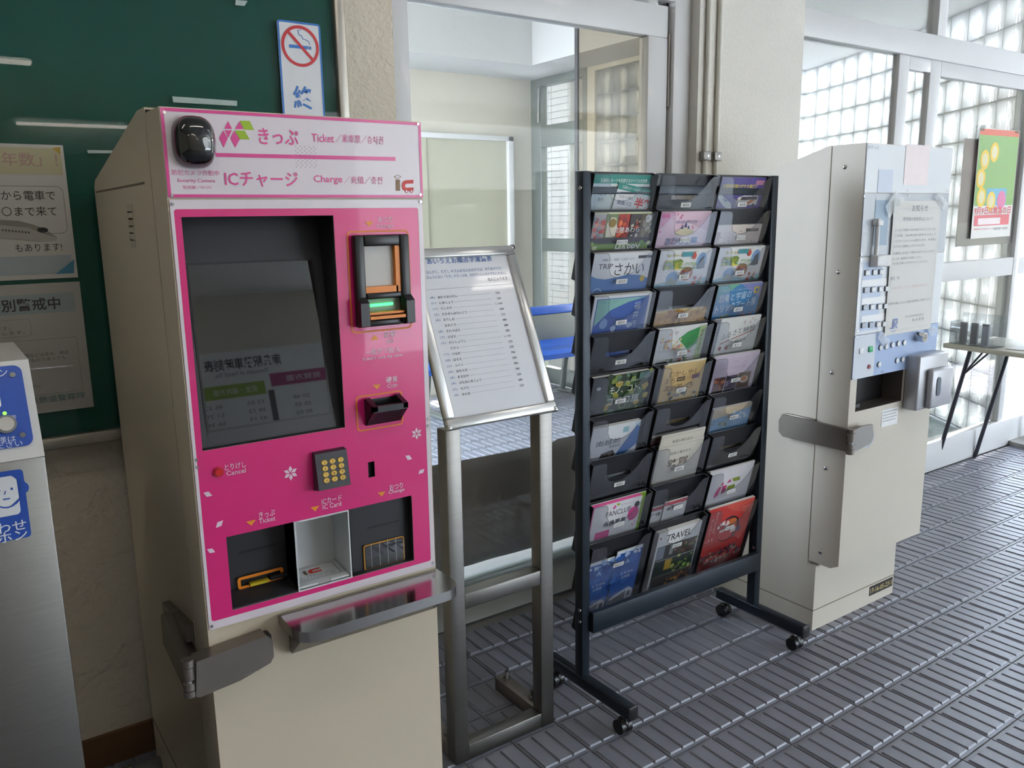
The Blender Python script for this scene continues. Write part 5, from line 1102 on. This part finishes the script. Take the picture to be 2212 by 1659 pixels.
# taped notice
NP = Plane((0, MY-.010, 0), (1, 0, 0), (0, 0, 1)); na = NP.r4((1930, 435), (2031, 432), (2012, 712), (1913, 722))
nt = thing('notice_paper', ((na[0]+na[1])/2, MY-.010, na[2]), 'white paper notice taped over the buttons of the old beige ticket machine', 'notice')
q = MB(); q.obox(NP.pt(na[0], na[2], -.001), (na[1]-na[0], 0, 0), (0, 0, na[3]-na[2]), (0, -.001, 0), M['paper']); q.build('sheet', nt)
nw, nh = na[1]-na[0], na[3]-na[2]; gk_ = ink('#8f9499'); NU_ = lambda f: na[0]+nw*f; NVv = lambda f: na[3]-nh*f
q = MB(); q.rring(NP, NU_(.04), NU_(.97), NVv(.97), NVv(.055), .0008, .02, ink('#c3c7cb'), .0008); q.build('printed_border', nt)
q = MB(); q.quad(NP, NU_(.34), NU_(.74), NVv(.08), NVv(.03), M['paper'], .001); q.build('border_gap', nt)
text(nt, 'heading', ink('#7d8288'), 'お知らせ', NP, NU_(.37), NVv(.055), nw*.34, .020, off=.0016, bold=.01)
for s, y0, x0, w, h in (('券売機の使用停止について', .135, .20, .64, .012), ('いつもご利用いただきありがとうございます。', .215, .05, .90, .008), ('この度、2024年3月16日をもちまして', .255, .06, .88, .008), ('ハピラインふくいへの移行に伴い、券売機は', .295, .05, .90, .008), ('以下のとおり使用停止とさせていただきます。', .335, .05, .66, .008), ('お客様には大変ご不便をおかけいたしますが、', .385, .05, .90, .008), ('いたします。駅係員までお声掛けください。', .425, .02, .64, .008), ('長い間ご利用いただきありがとうございました。', .46, .06, .76, .008), ('期日　時', .57, .03, .18, .011), ('乗車券の購入については隣の券売機をご利用ください', .76, .02, .92, .008), ('西日本旅客鉄道株式会社', .875, .40, .40, .007), ('南 条 駅 長', .91, .56, .26, .009)):
    text(nt, 'lettering', gk_, s, NP, NU_(x0), NVv(y0), nw*w, h, off=.0014)
text(nt, 'red_lettering', ink('#e2c3c3'), '3月16日（土）始発列車から', NP, NU_(.08), NVv(.645), nw*.78, .008, off=.0014)
q = MB(); jb = ink('#7c8fc4'); LU, LV = NU_(.10), NVv(.955)
q.poly([NP.pt(LU+.000, LV+.000, .0014), NP.pt(LU+.016, LV, .0014), NP.pt(LU+.016, LV+.026, .0014), NP.pt(LU+.011, LV+.026, .0014), NP.pt(LU+.011, LV+.005, .0014), NP.pt(LU+.000, LV+.005, .0014)], jb)
q.poly([NP.pt(LU+.019, LV, .0014), NP.pt(LU+.024, LV, .0014), NP.pt(LU+.024, LV+.030, .0014), NP.pt(LU+.019, LV+.030, .0014)], jb); q.poly([NP.pt(LU+.012, LV+.027, .0014), NP.pt(LU+.019, LV+.027, .0014), NP.pt(LU+.040, LV+.027, .0014), NP.pt(LU+.040, LV+.032, .0014), NP.pt(LU+.012, LV+.032, .0014)], jb)
q.poly([NP.pt(LU+.035, LV+.013, .0014), NP.pt(LU+.040, LV+.013, .0014), NP.pt(LU+.040, LV+.027, .0014), NP.pt(LU+.035, LV+.027, .0014)], jb); q.poly([NP.pt(LU+.024, LV+.013, .0014), NP.pt(LU+.035, LV+.013, .0014), NP.pt(LU+.035, LV+.018, .0014), NP.pt(LU+.024, LV+.018, .0014)], jb); q.poly([NP.pt(LU+.026, LV+.013, .0014), NP.pt(LU+.036, LV, .0014), NP.pt(LU+.042, LV, .0014), NP.pt(LU+.032, LV+.013, .0014)], jb)
q.build('railway_logo', nt); text(nt, 'logo_lettering', jb, '西日本', NP, LU+.008, LV-.008, .026, .006, off=.0014)
tp = glass_mat('sticky_tape', '#f4f6f8', .10, .2, body=.18, bodycol='#f2f4f6')
for k, (tl, tr, br, bl_) in enumerate((((1911, 446), (1934, 412), (1953, 432), (1919, 472)), ((2016, 425), (2028, 415), (2048, 440), (2036, 455)), ((1894, 730), (1902, 712), (1922, 735), (1912, 755)), ((2002, 712), (2014, 702), (2024, 712), (2010, 728)))):
    q = MB(); q.poly([NP.pt(*NP.px(*p), .0025+.0002*k) for p in (bl_, br, tr, tl)], tp); q.build('tape', nt)

# =================================================================== INTERCOM POST
IY = 1.45
e1 = onY(97, 985, IY); ix1 = e1.x; iz = e1.z; e2 = onX(61, 776, ix1); ix0 = ix1-.30
inter = thing('intercom_post', ((ix0+ix1)/2, IY+.15, 0), 'stainless steel intercom post with a blue call panel at the left edge', 'intercom')
MB().box(ix0, ix1, IY, IY+.32, 0, iz, M['steel'], .002).build('body', inter)
MB().ext([(ix0, IY, iz), (ix0, e2.y, e2.z), (ix0, IY+.32, e2.z), (ix0, IY+.32, iz)], (ix1-ix0, 0, 0), mat('intercom_white', '#d9d8d4', .35, var=.03)).build('head', inter)
IP = Plane((ix0, IY, iz), (1, 0, 0), V((0, e2.y-IY, e2.z-iz))); IL = V((0, e2.y-IY, e2.z-iz)).length; IW = ix1-ix0
bm_ = mat('intercom_blue', '#2a55b4', .35, coat=.3)
a = (IW-.245, IW-.045, .020, IL-.012)
c1 = IP.px(55, 800); c2 = IP.px(65, 962); a = (c1[0]-.21, (c1[0]+c2[0])/2, c2[1], IP.px(35, 790)[1])
q = MB(); q.ext([IP.pt(u, v, 0) for u, v in rrect(*a, .012)], IP.n*.004, bm_); ipn = q.build('call_panel', inter)
IPF = Plane(IP.pt(0, 0, .004), IP.ex, IP.ey); pw, ph = a[1]-a[0], a[3]-a[2]
q = MB(); q.rfill(IPF, a[0]+pw*.30, a[1]-pw*.17, a[2]+ph*.50, a[2]+ph*.86, .004, ink('#e6e8ec'), .0006); q.build('pictogram_field', ipn)
def face(parent, pl, u, v, r, name):
    q = MB(); bcol = ink('#2a55b4')
    q.ringp(pl, [(u+r*.8*math.cos(t*.314), v+r*math.sin(t*.314)) for t in range(21)], [(u+r*.72*math.cos(t*.314), v+r*.92*math.sin(t*.314)) for t in range(21)], bcol, .0010)
    A = [(u+r*1.02*math.cos(math.radians(t)), v+r*1.05*math.sin(math.radians(t))) for t in range(0, 181, 12)]; B = [(u+r*.86*math.cos(math.radians(t)), v+r*.96*math.sin(math.radians(t))) for t in range(0, 181, 12)]
    for i in range(len(A)-1): q.poly([pl.pt(*A[i], .0011), pl.pt(*A[i+1], .0011), pl.pt(*B[i+1], .0011), pl.pt(*B[i], .0011)], bcol)
    q.disc(pl, u+r*.92, v, r*.20, r*.30, bcol, .0012, 12); q.disc(pl, u-r*.92, v, r*.20, r*.30, bcol, .0012, 12)
    for s in (-1, 1): q.disc(pl, u+s*r*.3, v+r*.06, r*.06, r*.08, bcol, .0012, 8)
    q.line(pl, (u-r*.16, v-r*.46), (u+r*.16, v-r*.46), r*.07, bcol, .0012); q.line(pl, (u+r*.8, v-r*.4), (u+r*.2, v-r*.9), r*.07, bcol, .0012); q.line(pl, (u-.0, v+r*.0), (u-r*.08, v-r*.2), r*.05, bcol, .0012)
    q.build(name, parent)
face(ipn, IPF, a[0]+pw*.62, a[2]+ph*.67, .022, 'headset_pictogram')
u, v = IPF.px(13, 918); q = MB(); q.cyl(IPF.pt(u, v), IPF.pt(u, v, .006), .0145, M['chrome'], 20); q.cyl(IPF.pt(u, v, .006), IPF.pt(u, v, .008), .011, mat('call_button', '#c9c4bd', .25), 20); q.build('call_button', ipn)
u, v = IPF.px(10, 893); q = MB(); q.disc(IPF, u, v, .0028, .0028, mat('led_green', '#7fd84a', .3, emit='#7fe84a', estr=2.0), .001); q.build('status_light', ipn)
for x, y in ((27, 810), (49, 940)):
    u, v = IPF.px(x, y); MB().cyl(IPF.pt(u, v), IPF.pt(u, v, .002), .0042, M['chrome'], 10).build('screw', ipn)
wl_ = ink('#d9e2f4')
text(ipn, 'lettering', wl_, 'インターホン', IPF, IPF.px(8, 805)[0]-.085, IPF.px(5, 805)[1], .09, .014); text(ipn, 'lettering', wl_, '呼出し/応答', IPF, IPF.px(36, 900)[0]-.045, IPF.px(20, 902)[1], .045, .006)
text(ipn, 'lettering', wl_, 'お客様は', IPF, IPF.px(34, 945)[0]-.05, IPF.px(10, 950)[1], .05, .010); text(ipn, 'lettering', wl_, '押してください', IPF, IPF.px(48, 955)[0]-.085, IPF.px(10, 962)[1], .085, .010)
IB = Plane((0, IY, 0), (1, 0, 0), (0, 0, 1)); c1 = IB.px(49, 1012); c2 = IB.px(68, 1158)
a = (c1[0]-.20, (c1[0]+c2[0])/2, c2[1], c1[1]); q = MB(); q.rfill(IB, *a, .006, bm_, .0010); stk = q.build('lower_sticker', inter)
pw, ph = a[1]-a[0], a[3]-a[2]
q = MB(); q.rfill(IB, a[0]+.010, a[1]-.010, a[2]+ph*.36, a[3]-.008, .006, ink('#e6e8ec'), .0016); q.build('pictogram_field', stk)
IB2 = Plane((0, IY-.0012, 0), (1, 0, 0), (0, 0, 1)); u, v = IB2.px(12, 1060); face(stk, IB2, u, v, .028, 'headset_pictogram')
text(stk, 'lettering', ink('#e9edf6'), 'お問い合わせ', IB, IB.px(56, 1128)[0]-.125, IB.px(28, 1136)[1], .125, .018, off=.002, bold=.008); text(stk, 'lettering', ink('#e9edf6'), 'インターホン', IB, IB.px(58, 1145)[0]-.125, IB.px(28, 1157)[1], .125, .017, off=.002, bold=.008)

# =================================================================== NOTICE BOARD, POSTERS, SIGN
BYf = WY-.03
NB = Plane((0, BYf, 0), (1, 0, 0), (0, 0, 1)); nx1 = NB.px(716, 20)[0]; nz0 = NB.px(95, 945)[1]; nx0 = -1.7; nz1 = 2.35
nb = thing('notice_board', ((nx0+nx1)/2, WY, nz0), 'large dark green notice board in a metal frame on the left wall', 'notice board')
MB().box(nx0, nx1, BYf, WY-.001, nz0, nz1, M['greencloth']).build('green_backing', nb)
fw = .028
for x0, x1, z0, z1_ in ((nx1, nx1+fw, nz0-fw, nz1+fw), (nx0-fw, nx0, nz0-fw, nz1+fw), (nx0, nx1, nz0-fw, nz0), (nx0, nx1, nz1, nz1+fw)):
    MB().box(x0, x1, BYf-.022, WY-.0005, z0, z1_, mat('board_frame', '#b1aca2', .3, metal=.7, var=.06), .003).build('frame_rail', nb)
MB().box(nx0, nx1, BYf-.014, BYf-.010, nz0, nz1, glass_mat('board_glass', '#fafafa', .0, 0.0, body=.006, bodycol='#9fb0aa')).build('cover_glass', nb)
PP_ = Plane((0, BYf-.002, 0), (1, 0, 0), (0, 0, 1))
# upper poster
tr = PP_.px(137, 314); brr = PP_.px(167, 599); x1 = (tr[0]+brr[0])/2; x0 = x1-.40; z0, z1_ = brr[1], tr[1]
po = thing('poster', ((x0+x1)/2, BYf, z0), 'upper white poster with a train drawing on the green board', 'poster', 'posters on the green board')
q = MB(); q.box(x0, x1, BYf-.004, BYf-.001, z0, z1_, ink('#efece4', .8)); q.build('sheet', po)
PQ = Plane((0, BYf-.004, 0), (1, 0, 0), (0, 0, 1)); q = MB()
w_ = lambda x, y: PQ.px(x, y)
zA = w_(100, 330)[1]; zBq = w_(100, 377)[1]
q.quad(PQ, x0+.004, x1-.006, zBq, zA+.010, ink('#e3dcb2', .8)); q.quad(PQ, x0+.004, x1-.010, w_(100, 592)[1], w_(100, 552)[1], ink('#c9d6da', .8))
q.shape(PQ, [w_(120, 592), w_(160, 560), w_(160, 590)], ink('#5fa9cc', .8), .0009); q.shape(PQ, [w_(112, 320), w_(130, 318), w_(130, 334)], ink('#dcb84a', .8), .0009)
q.rring(PQ, x0+.02, w_(142, 460)[0], w_(100, 505)[1], w_(100, 402)[1], .0010, .014, ink('#8a857c', .8))
q.build('print', po)
q = MB(); q.shape(PQ, [w_(-60, 474), w_(0, 475), w_(40, 477), w_(75, 486), w_(105, 500), w_(124, 513), w_(121, 520), w_(80, 521), w_(30, 517), w_(-60, 508)], ink('#cfcbc2', .8), .0011); q.shape(PQ, [w_(-60, 474), w_(0, 475), w_(40, 477), w_(75, 486), w_(105, 500), w_(124, 513), w_(100, 507), w_(60, 492), w_(0, 486), w_(-60, 484)], ink('#a8a398', .8), .0014); q.disc(PQ, *w_(92, 497), .011, .006, ink('#3a3632', .8), .0017)
for k in range(9): q.quad(PQ, w_(4+k*7, 500)[0], w_(8+k*7, 500)[0], w_(4, 499+k*.8)[1], w_(4, 495+k*.8)[1], ink('#6f6a62', .8), .0017)
q.build('train_drawing', po)
fd = ink('#d9b3a6', .8); bk = ink('#4a4642', .8)
text_px(po, 'faded_title', fd, '年数」！', PQ, 2, 343, 124, 30, bold=.01)
text_px(po, 'lettering', bk, 'から電車で', PQ, 2, 422, 119, 21); text_px(po, 'lettering', bk, '〇まで来て', PQ, 3, 457, 122, 21); text_px(po, 'lettering', bk, 'もあります!', PQ, 33, 536, 134, 17)
# lower poster
tr = PP_.px(170, 608); brr = PP_.px(204, 878); x1 = (tr[0]+brr[0])/2; x0 = x1-.42; z0, z1_ = brr[1], tr[1]
po = thing('poster', ((x0+x1)/2, BYf, z0), 'lower grey poster with bold black heading on the green board', 'poster', 'posters on the green board')
q = MB(); q.box(x0, x1, BYf-.004, BYf-.001, z0, z1_, mat('creased_paper', '#dad6cf', .8, var=.05, bump=.5, bscale=9, bdist=.01)); q.build('sheet', po)
q = MB(); q.quad(PQ, x0+.006, w_(160, 640)[0], w_(100, 676)[1], w_(100, 634)[1], ink('#bcc9c9', .8)); q.rring(PQ, x0+.02, w_(172, 780)[0], w_(100, 852)[1], w_(100, 732)[1], .0008, .004, ink('#9a958c', .8)); q.rring(PQ, x0+.02, w_(66, 700)[0], w_(40, 728)[1], w_(40, 690)[1], .0008, .008, ink('#9a958c', .8)); q.build('print', po)
text_px(po, 'heading', bk, '特別警戒中', PQ, -32, 664, 130, 28, bold=.02)
text_px(po, 'lettering', ink('#7d786f', .8), '実施します。', PQ, -50, 714, 22, 8); text_px(po, 'lettering', ink('#7d786f', .8), 'お願いします。', PQ, -45, 725, 54, 8); text_px(po, 'lettering', ink('#7d786f', .8), '火薬類などは法令、運送', PQ, 30, 771, 148, 8); text_px(po, 'lettering', ink('#7d786f', .8), '可能なものであっても、', PQ, 32, 782, 147, 8); text_px(po, 'lettering', ink('#7d786f', .8), 'ください。', PQ, 48, 838, 90, 7)
text_px(po, 'police_lettering', ink('#8aa6a0', .8), '福井県鉄道警察隊', PQ, 20, 872, 184, 15, bold=.012)
# no-smoking sign on the glass
SP_ = Plane((0, BYf-.018, 0), (1, 0, 0), (0, 0, 1)); a = SP_.r4((598.5, 40), (691, 54), (702, 246), (610, 246)); sz1 = a[3]; sx0, sx1 = a[0], a[1]; sz0 = sz1-.46
ns = thing('no_smoking_sign', ((sx0+sx1)/2, BYf-.018, sz0), 'blue-edged white sign with a red no-smoking ring on the green board', 'sign')
q = MB(); q.ext([SP_.pt(u, v, 0) for u, v in rrect(sx0, sx1, sz0, sz1, .008)], (0, .003, 0), ink('#e2e3e6')); q.build('plate', ns)
q = MB(); q.rring(SP_, sx0, sx1, sz0, sz1, .0050, .008, ink('#2f74c4')); q.build('blue_edge', ns)
cu, cv = SP_.px(648.5, 100); q = MB(); R1, R2 = .0505, .043
for i in range(40):
    p = [(cu+r*math.cos(2*math.pi*t/40), cv+r*math.sin(2*math.pi*t/40)) for r, t in ((R1, i), (R1, i+1), (R2, i+1), (R2, i))]; q.poly([SP_.pt(*k, .0012) for k in p][::-1], ink('#cc2430'))
q.line(SP_, (cu-.032, cv+.034), (cu+.033, cv-.032), .0075, ink('#cc2430'), .0014); q.build('red_ring', ns)
q = MB(); q.quad(SP_, cu-.030, cu+.020, cv-.006, cv+.002, ink('#2f74c4'), .0008); q.quad(SP_, cu+.022, cu+.025, cv-.006, cv+.002, ink('#2f74c4'), .0008); q.quad(SP_, cu+.0265, cu+.0295, cv-.006, cv+.002, ink('#2f74c4'), .0008)
sm = [(.026, .006), (.024, .014), (.014, .018), (.008, .018), (.006, .026), (-.002, .028), (-.004, .038), (.004, .040)]
for p, r in zip(sm[:-1], sm[1:]): q.line(SP_, (cu+p[0], cv+p[1]), (cu+r[0], cv+r[1]), .0016, ink('#2f74c4'), .0008)
q.build('cigarette_pictogram', ns)
u, v = SP_.px(655, 211)
for k, ch in enumerate('終日禁煙'): text(ns, 'lettering', ink('#2f74c4'), ch, SP_, u, v-.078*k, .054, .058, off=.001, bold=.016, align='mid')
# tape remnants on the board glass
tpm = mat('old_tape', '#aebdb8', .7, var=.2, vscale=40)
for k, (p, lab) in enumerate((([(372, 208), (512, 218), (512, 229), (374, 221)], 'torn strip of old tape above the pink ticket machine'), ([(188, 324), (244, 325), (240, 331), (190, 331)], 'short scrap of old tape beside the ticket machine hood'), ([(509, 0), (535, 2), (528, 13), (508, 11)], 'scrap of old tape at the top of the green board'))):
    Q_ = Plane((0, BYf-.0145, 0), (1, 0, 0), (0, 0, 1)); q = MB(); q.ext([Q_.pt(*Q_.px(*c)) for c in p], (0, -.0004, 0), tpm); tag(q.build('tape_strip', None, Q_.pt(*Q_.px(*p[0]))), lab, 'tape', 'tape left on the board glass')

# =================================================================== PIPES, KRAFT SHEET, BENCH
CY = WY-.02
for k, (xa, r, lab) in enumerate(((1527, .0095, 'thin white conduit on the column, nearer the door'), (1551, .0095, 'thin white conduit on the column, nearer the entrance'))):
    X = onY(xa, 200, CY-r).x
    p = thing('conduit', (X, CY-r, 0), lab, 'pipe', 'conduits on the column'); MB().cyl((X, CY-r, 0.02), (X, CY-r, HZ), r, mat('conduit_white', '#d6d3c8', .45), 12).build('tube', p)
    zc = onY(1525, 338, CY).z; mb = MB(); mb.box(X-.022, X+.018, CY-.024, CY-.0005, zc-.016, zc+.016, M['steel'], .002); mb.build('clamp', p); MB().cyl((X, CY-.026, zc), (X, CY-.022, zc), .004, M['chrome'], 8).build('clamp_screw', p)
P0 = onY(228, 1652, 2.10); cz = .024
fc = thing('floor_conduit', (.3, 2.1, 0), 'grey flexible conduit lying on the floor behind the pink ticket machine', 'pipe')
MB().cyl((-.3, 2.10, cz), (KX0+.02, 2.10, cz), .020, mat('conduit_grey', '#77787a', .5), 12).build('tube', fc)
xq = onY(262, 1650, 2.1).x
for d in (0, .014): MB().cyl((xq+d, 2.10, cz), (xq+d+.008, 2.10, cz), .023, M['chrome'], 12).build('coupling', fc)
KG = Plane((0, DY+.034, 0), (1, 0, 0), (0, 0, 1)); z1_, z0 = KG.px(1000, 993)[1], KG.px(1000, 1224)[1]
ks = MB(); N = 14; random.seed(5)
xa, xb = 1.24, 1.915
vs = []; 
for j in range(9):
    for i in range(N+1):
        f = i/N; gz = z0+(z1_-z0)*j/8-.012*f+(.010 if (j == 8 and i > 11) else 0); vs.append((xa+(xb-xa)*f, DY+.035+.004*math.sin(i*1.3+j*.7)*math.sin(j*.9+i*.4)+(.012 if (j > 6 and i > 11) else .0)+.004, gz))
ks.add(vs, [[j*(N+1)+i, j*(N+1)+i+1, (j+1)*(N+1)+i+1, (j+1)*(N+1)+i] for j in range(8) for i in range(N)], M['kraft'], True)
o = tag(ks.build('paper_sheet', None, (1.58, DY+.04, z0)), 'creased grey paper sheet stuck low inside the waiting room glass', 'paper sheet')
so = o.modifiers.new('thickness', 'SOLIDIFY'); so.thickness = .0012
# bench
bX1 = onY(1238, 660, 4.72).x; bX0 = 2.35; zt_ = onY(1140, 664, 4.72).z; zf = onY(1170, 680, 4.72).z; zs = onY(1170, 742, 4.62).z
bench = thing('bench', ((bX0+bX1)/2, 4.6, IZ), 'blue and grey bench in the waiting room behind the glass', 'bench')
MB().box(bX0, bX1, 4.70, 4.74, zf, zt_, M['blue_seat'], .012).build('top_rail', bench)
MB().box(bX0, bX1+.02, 4.705, 4.72, zs-.02, zf, mat('bench_grey', '#84857c', .5, var=.05), .002).build('back_panel', bench)
sq = MB(); pr_ = [(4.70, zs+.01), (4.60, zs-.025), (4.42, zs-.02), (4.36, zs-.005), (4.335, zs-.03), (4.345, zs-.065), (4.40, zs-.075), (4.62, zs-.07), (4.70, zs-.03)]
sq.ext([(bX0, y, z) for y, z in pr_], (bX1-bX0, 0, 0), M['blue_seat']); sq.build('seat', bench)
for x in (bX0+.25, bX0+.95, bX1-.12):
    for y0, y1 in ((4.42, 4.36), (4.62, 4.70)): MB().tube([(x, y0, zs-.07), (x, (y0+y1)/2, zs-.13), (x, y1, IZ+.02)], .022, M['grey_alu'], 10).build('leg', bench); 
    MB().box(x-.03, x+.03, 4.33, 4.73, IZ, IZ+.02, M['grey_alu'], .004).build('foot', bench)

# =================================================================== POSTER ON THE ENTRANCE GLASS
GE = Plane((0, 2.284, 0), (1, 0, 0), (0, 0, 1))
tl, tr, brr, bl_ = (2116, 276), (2206, 270), (2181, 508), (2096, 516)
c = [GE.px(*p) for p in (bl_, brr, tr, tl)]
Wp = (V(c[1])-V(c[0])).length; Hp = (V(c[3])-V(c[0])).length
ex = (GE.pt(*c[1])-GE.pt(*c[0])).normalized(); ex = V((1, 0, ex.z*.5)).normalized(); ey = V((-ex.z, 0, ex.x))
GP_ = Plane(GE.pt(*c[0]), ex, ey)
gp = thing('glass_poster', GE.pt(*c[0]), 'green poster with yellow ovals taped on the entrance glass', 'poster')
q = MB(); q.obox(GP_.pt(0, 0, 0), ex*Wp, ey*Hp, GP_.n*.001, ink('#e2dfda')); q.build('sheet', gp)
PQ2 = Plane(GP_.pt(0, 0, .001), ex, ey); q = MB()
q.quad(PQ2, .004, Wp-.004, Hp*.30, Hp*.94, ink('#86ad60')); q.quad(PQ2, .004, Wp-.004, Hp*.94, Hp*.995, ink('#d8694c')); q.quad(PQ2, .02, Wp-.03, Hp*.115, Hp*.215, ink('#d8626a')); q.quad(PQ2, .06, Wp*.70, Hp*.125, Hp*.185, ink('#ecdcdc'), .0010)
q.quad(PQ2, Wp*.30, Wp*.80, Hp*.30, Hp*.46, ink('#6aaac4'), .0008)
for u, v in ((.40, .79), (.18, .72), (.12, .55), (.17, .38), (.42, .34)): q.disc(PQ2, Wp*u, Hp*v, .048, .052, ink('#e3bf3a'), .0012); q.disc(PQ2, Wp*u, Hp*v, .030, .034, ink('#d8cfa0'), .0015)
q.disc(PQ2, Wp*.68, Hp*.35, .048, .050, ink('#d4709c'), .0012); q.build('print', gp)
text(gp, 'date_lettering', ink('#d8505a'), '9月9日は救急の日', PQ2, Wp*.03, Hp*.255, Wp*.92, Hp*.075, off=.0014, bold=.02)
text(gp, 'small_lettering', ink('#d8505a'), '救急車を上手に使いましょう', PQ2, Wp*.05, Hp*.085, Wp*.50, Hp*.015, off=.0014); text(gp, 'small_lettering', ink('#8f8f92'), '総務省消防庁・都道府県', PQ2, Wp*.55, Hp*.080, Wp*.36, Hp*.025, off=.0014)
for u in (.05, .92): MB().obox(PQ2.pt(Wp*u-.02, Hp-.015, .0012), ex*.045, ey*.03, PQ2.n*.0004, M['clearg']).build('tape', gp)
GB = Plane((0, 2.302, 0), (1, 0, 0), (0, 0, 1)); c = GB.r4((2082, 308), (2212, 300), (2212, 530), (2064, 526))
bp_ = thing('outer_poster', ((c[0]+c[1])/2, 2.302, c[2]), 'grey back of a larger poster behind the green poster on the glass', 'poster')
q = MB(); q.box(c[0], c[0]+.62, 2.300, 2.302, c[2], c[3], mat('poster_back', '#b3a5a6', .8, var=.12, vscale=6)); q.build('sheet', bp_)
q = MB(); q.box(c[0]+.002, c[0]+.618, 2.2985, 2.300, c[2]+.002, c[2]+(c[3]-c[2])*.22, ink('#c6c6c0', .8)); q.build('lower_band', bp_)

# =================================================================== TABLE, HOLDERS, POLE
tz = .70; A_ = onZ(2037, 741, tz); B_ = onZ(2212, 764, tz); d_ = (B_-A_).normalized(); n_ = V((-d_.y, d_.x, 0))
if n_.x < 0: n_ = -n_
tb = thing('folding_table', A_+d_*.4+n_*.25-V((0, 0, tz)), 'narrow folding table with dark slanted legs in front of the entrance glass', 'table')
MB().obox(A_-V((0, 0, .025)), d_*.95, n_*.45, V((0, 0, .025)), mat('table_top', '#c9c4b4', .5, var=.05), .004).build('table_top', tb)
lg = mat('dark_leg', '#3f4048', .4, metal=.4)
f1 = onZ(2020, 1008, 0); t1 = onZ(2096, 757, tz-.03)
MB().cyl(t1, f1+V((0, 0, .0)), .011, lg, 10).build('leg', tb)
MB().cyl(t1+n_*.36, f1+n_*.36, .011, lg, 10).build('leg', tb)
f2 = t1+d_*.70+(t1+d_*.15-f1)*.2; f2 = V((f2.x, f2.y, 0))
MB().cyl(t1+d_*.55, f2, .011, lg, 10).build('leg', tb); MB().cyl(t1+d_*.55+n_*.36, f2+n_*.36, .011, lg, 10).build('leg', tb)
m_ = t1.lerp(f1, .20); MB().cyl(m_, t1+d_*.10, .005, lg, 8).build('brace', tb); MB().cyl(m_, t1+n_*.10+d_*.02, .005, lg, 8).build('brace', tb)
hz_ = tz+.001
ho = thing('acrylic_holder', A_+d_*.06+n_*.10, 'clear acrylic holder with upright cards on the table', 'holder')
O = A_+d_*.02+n_*.02+V((0, 0, .001))
q = MB(); q.obox(O, d_*.24, n_*.003, V((0, 0, .11)), M['clearg']); q.build('front_wall', ho); q = MB(); q.obox(O+n_*.10, d_*.24, n_*.003, V((0, 0, .16)), M['clearg']); q.build('back_wall', ho); q = MB(); q.obox(O, d_*.003, n_*.10, V((0, 0, .12)), M['clearg']); q.build('end_wall', ho); q = MB(); q.obox(O, d_*.24, n_*.10, V((0, 0, .003)), M['clearg']); q.build('floor', ho)
for k in range(3):
    q = MB(); q.obox(O+d_*(.03+.06*k)+n_*.04+V((0, 0, .004)), d_*.035, n_*.012, V((0, 0, .11)), ink(['#9a9aa0', '#7c7d84', '#86888f'][k])); tag(q.build('upright_card', None, O+d_*(.03+.06*k)+n_*.04), ['dark card at the far end of the clear holder', 'dark card in the middle of the clear holder', 'dark card at the near end of the clear holder'][k], 'card', 'cards in the clear holder')
for k, (du, dn, r, lab) in enumerate(((.30, .06, .2, 'white leaflet lying flat on the table beside the clear holder'), (.52, .16, -.3, 'white leaflet lying flat nearer the front of the table'))):
    c_ = math.cos(r); s_ = math.sin(r); e1_ = d_*c_+n_*s_; e2_ = n_*c_-d_*s_
    q = MB(); q.obox(A_+d_*du+n_*dn+V((0, 0, .0005)), e1_*.19, e2_*.14, V((0, 0, .004)), M['paper']); tag(q.build('flat_leaflet', None, A_+d_*du+n_*dn), lab, 'leaflet', 'leaflets on the table')
pp0 = onZ(2186, 955, 0); pole = thing('banner_pole', (pp0.x+.16, pp0.y-.12, 0), 'dark pole on a round base beside the folding table', 'pole')
cx, cy = pp0.x+.16, pp0.y-.12
MB().cyl((cx, cy, 0), (cx, cy, .025), .26, mat('pole_base', '#a09d99', .6), 32).build('round_base', pole); MB().cyl((cx-.10, cy+.06, .02), (cx-.10, cy+.06, .64), .016, lg, 12).build('pole', pole)

flush_text()
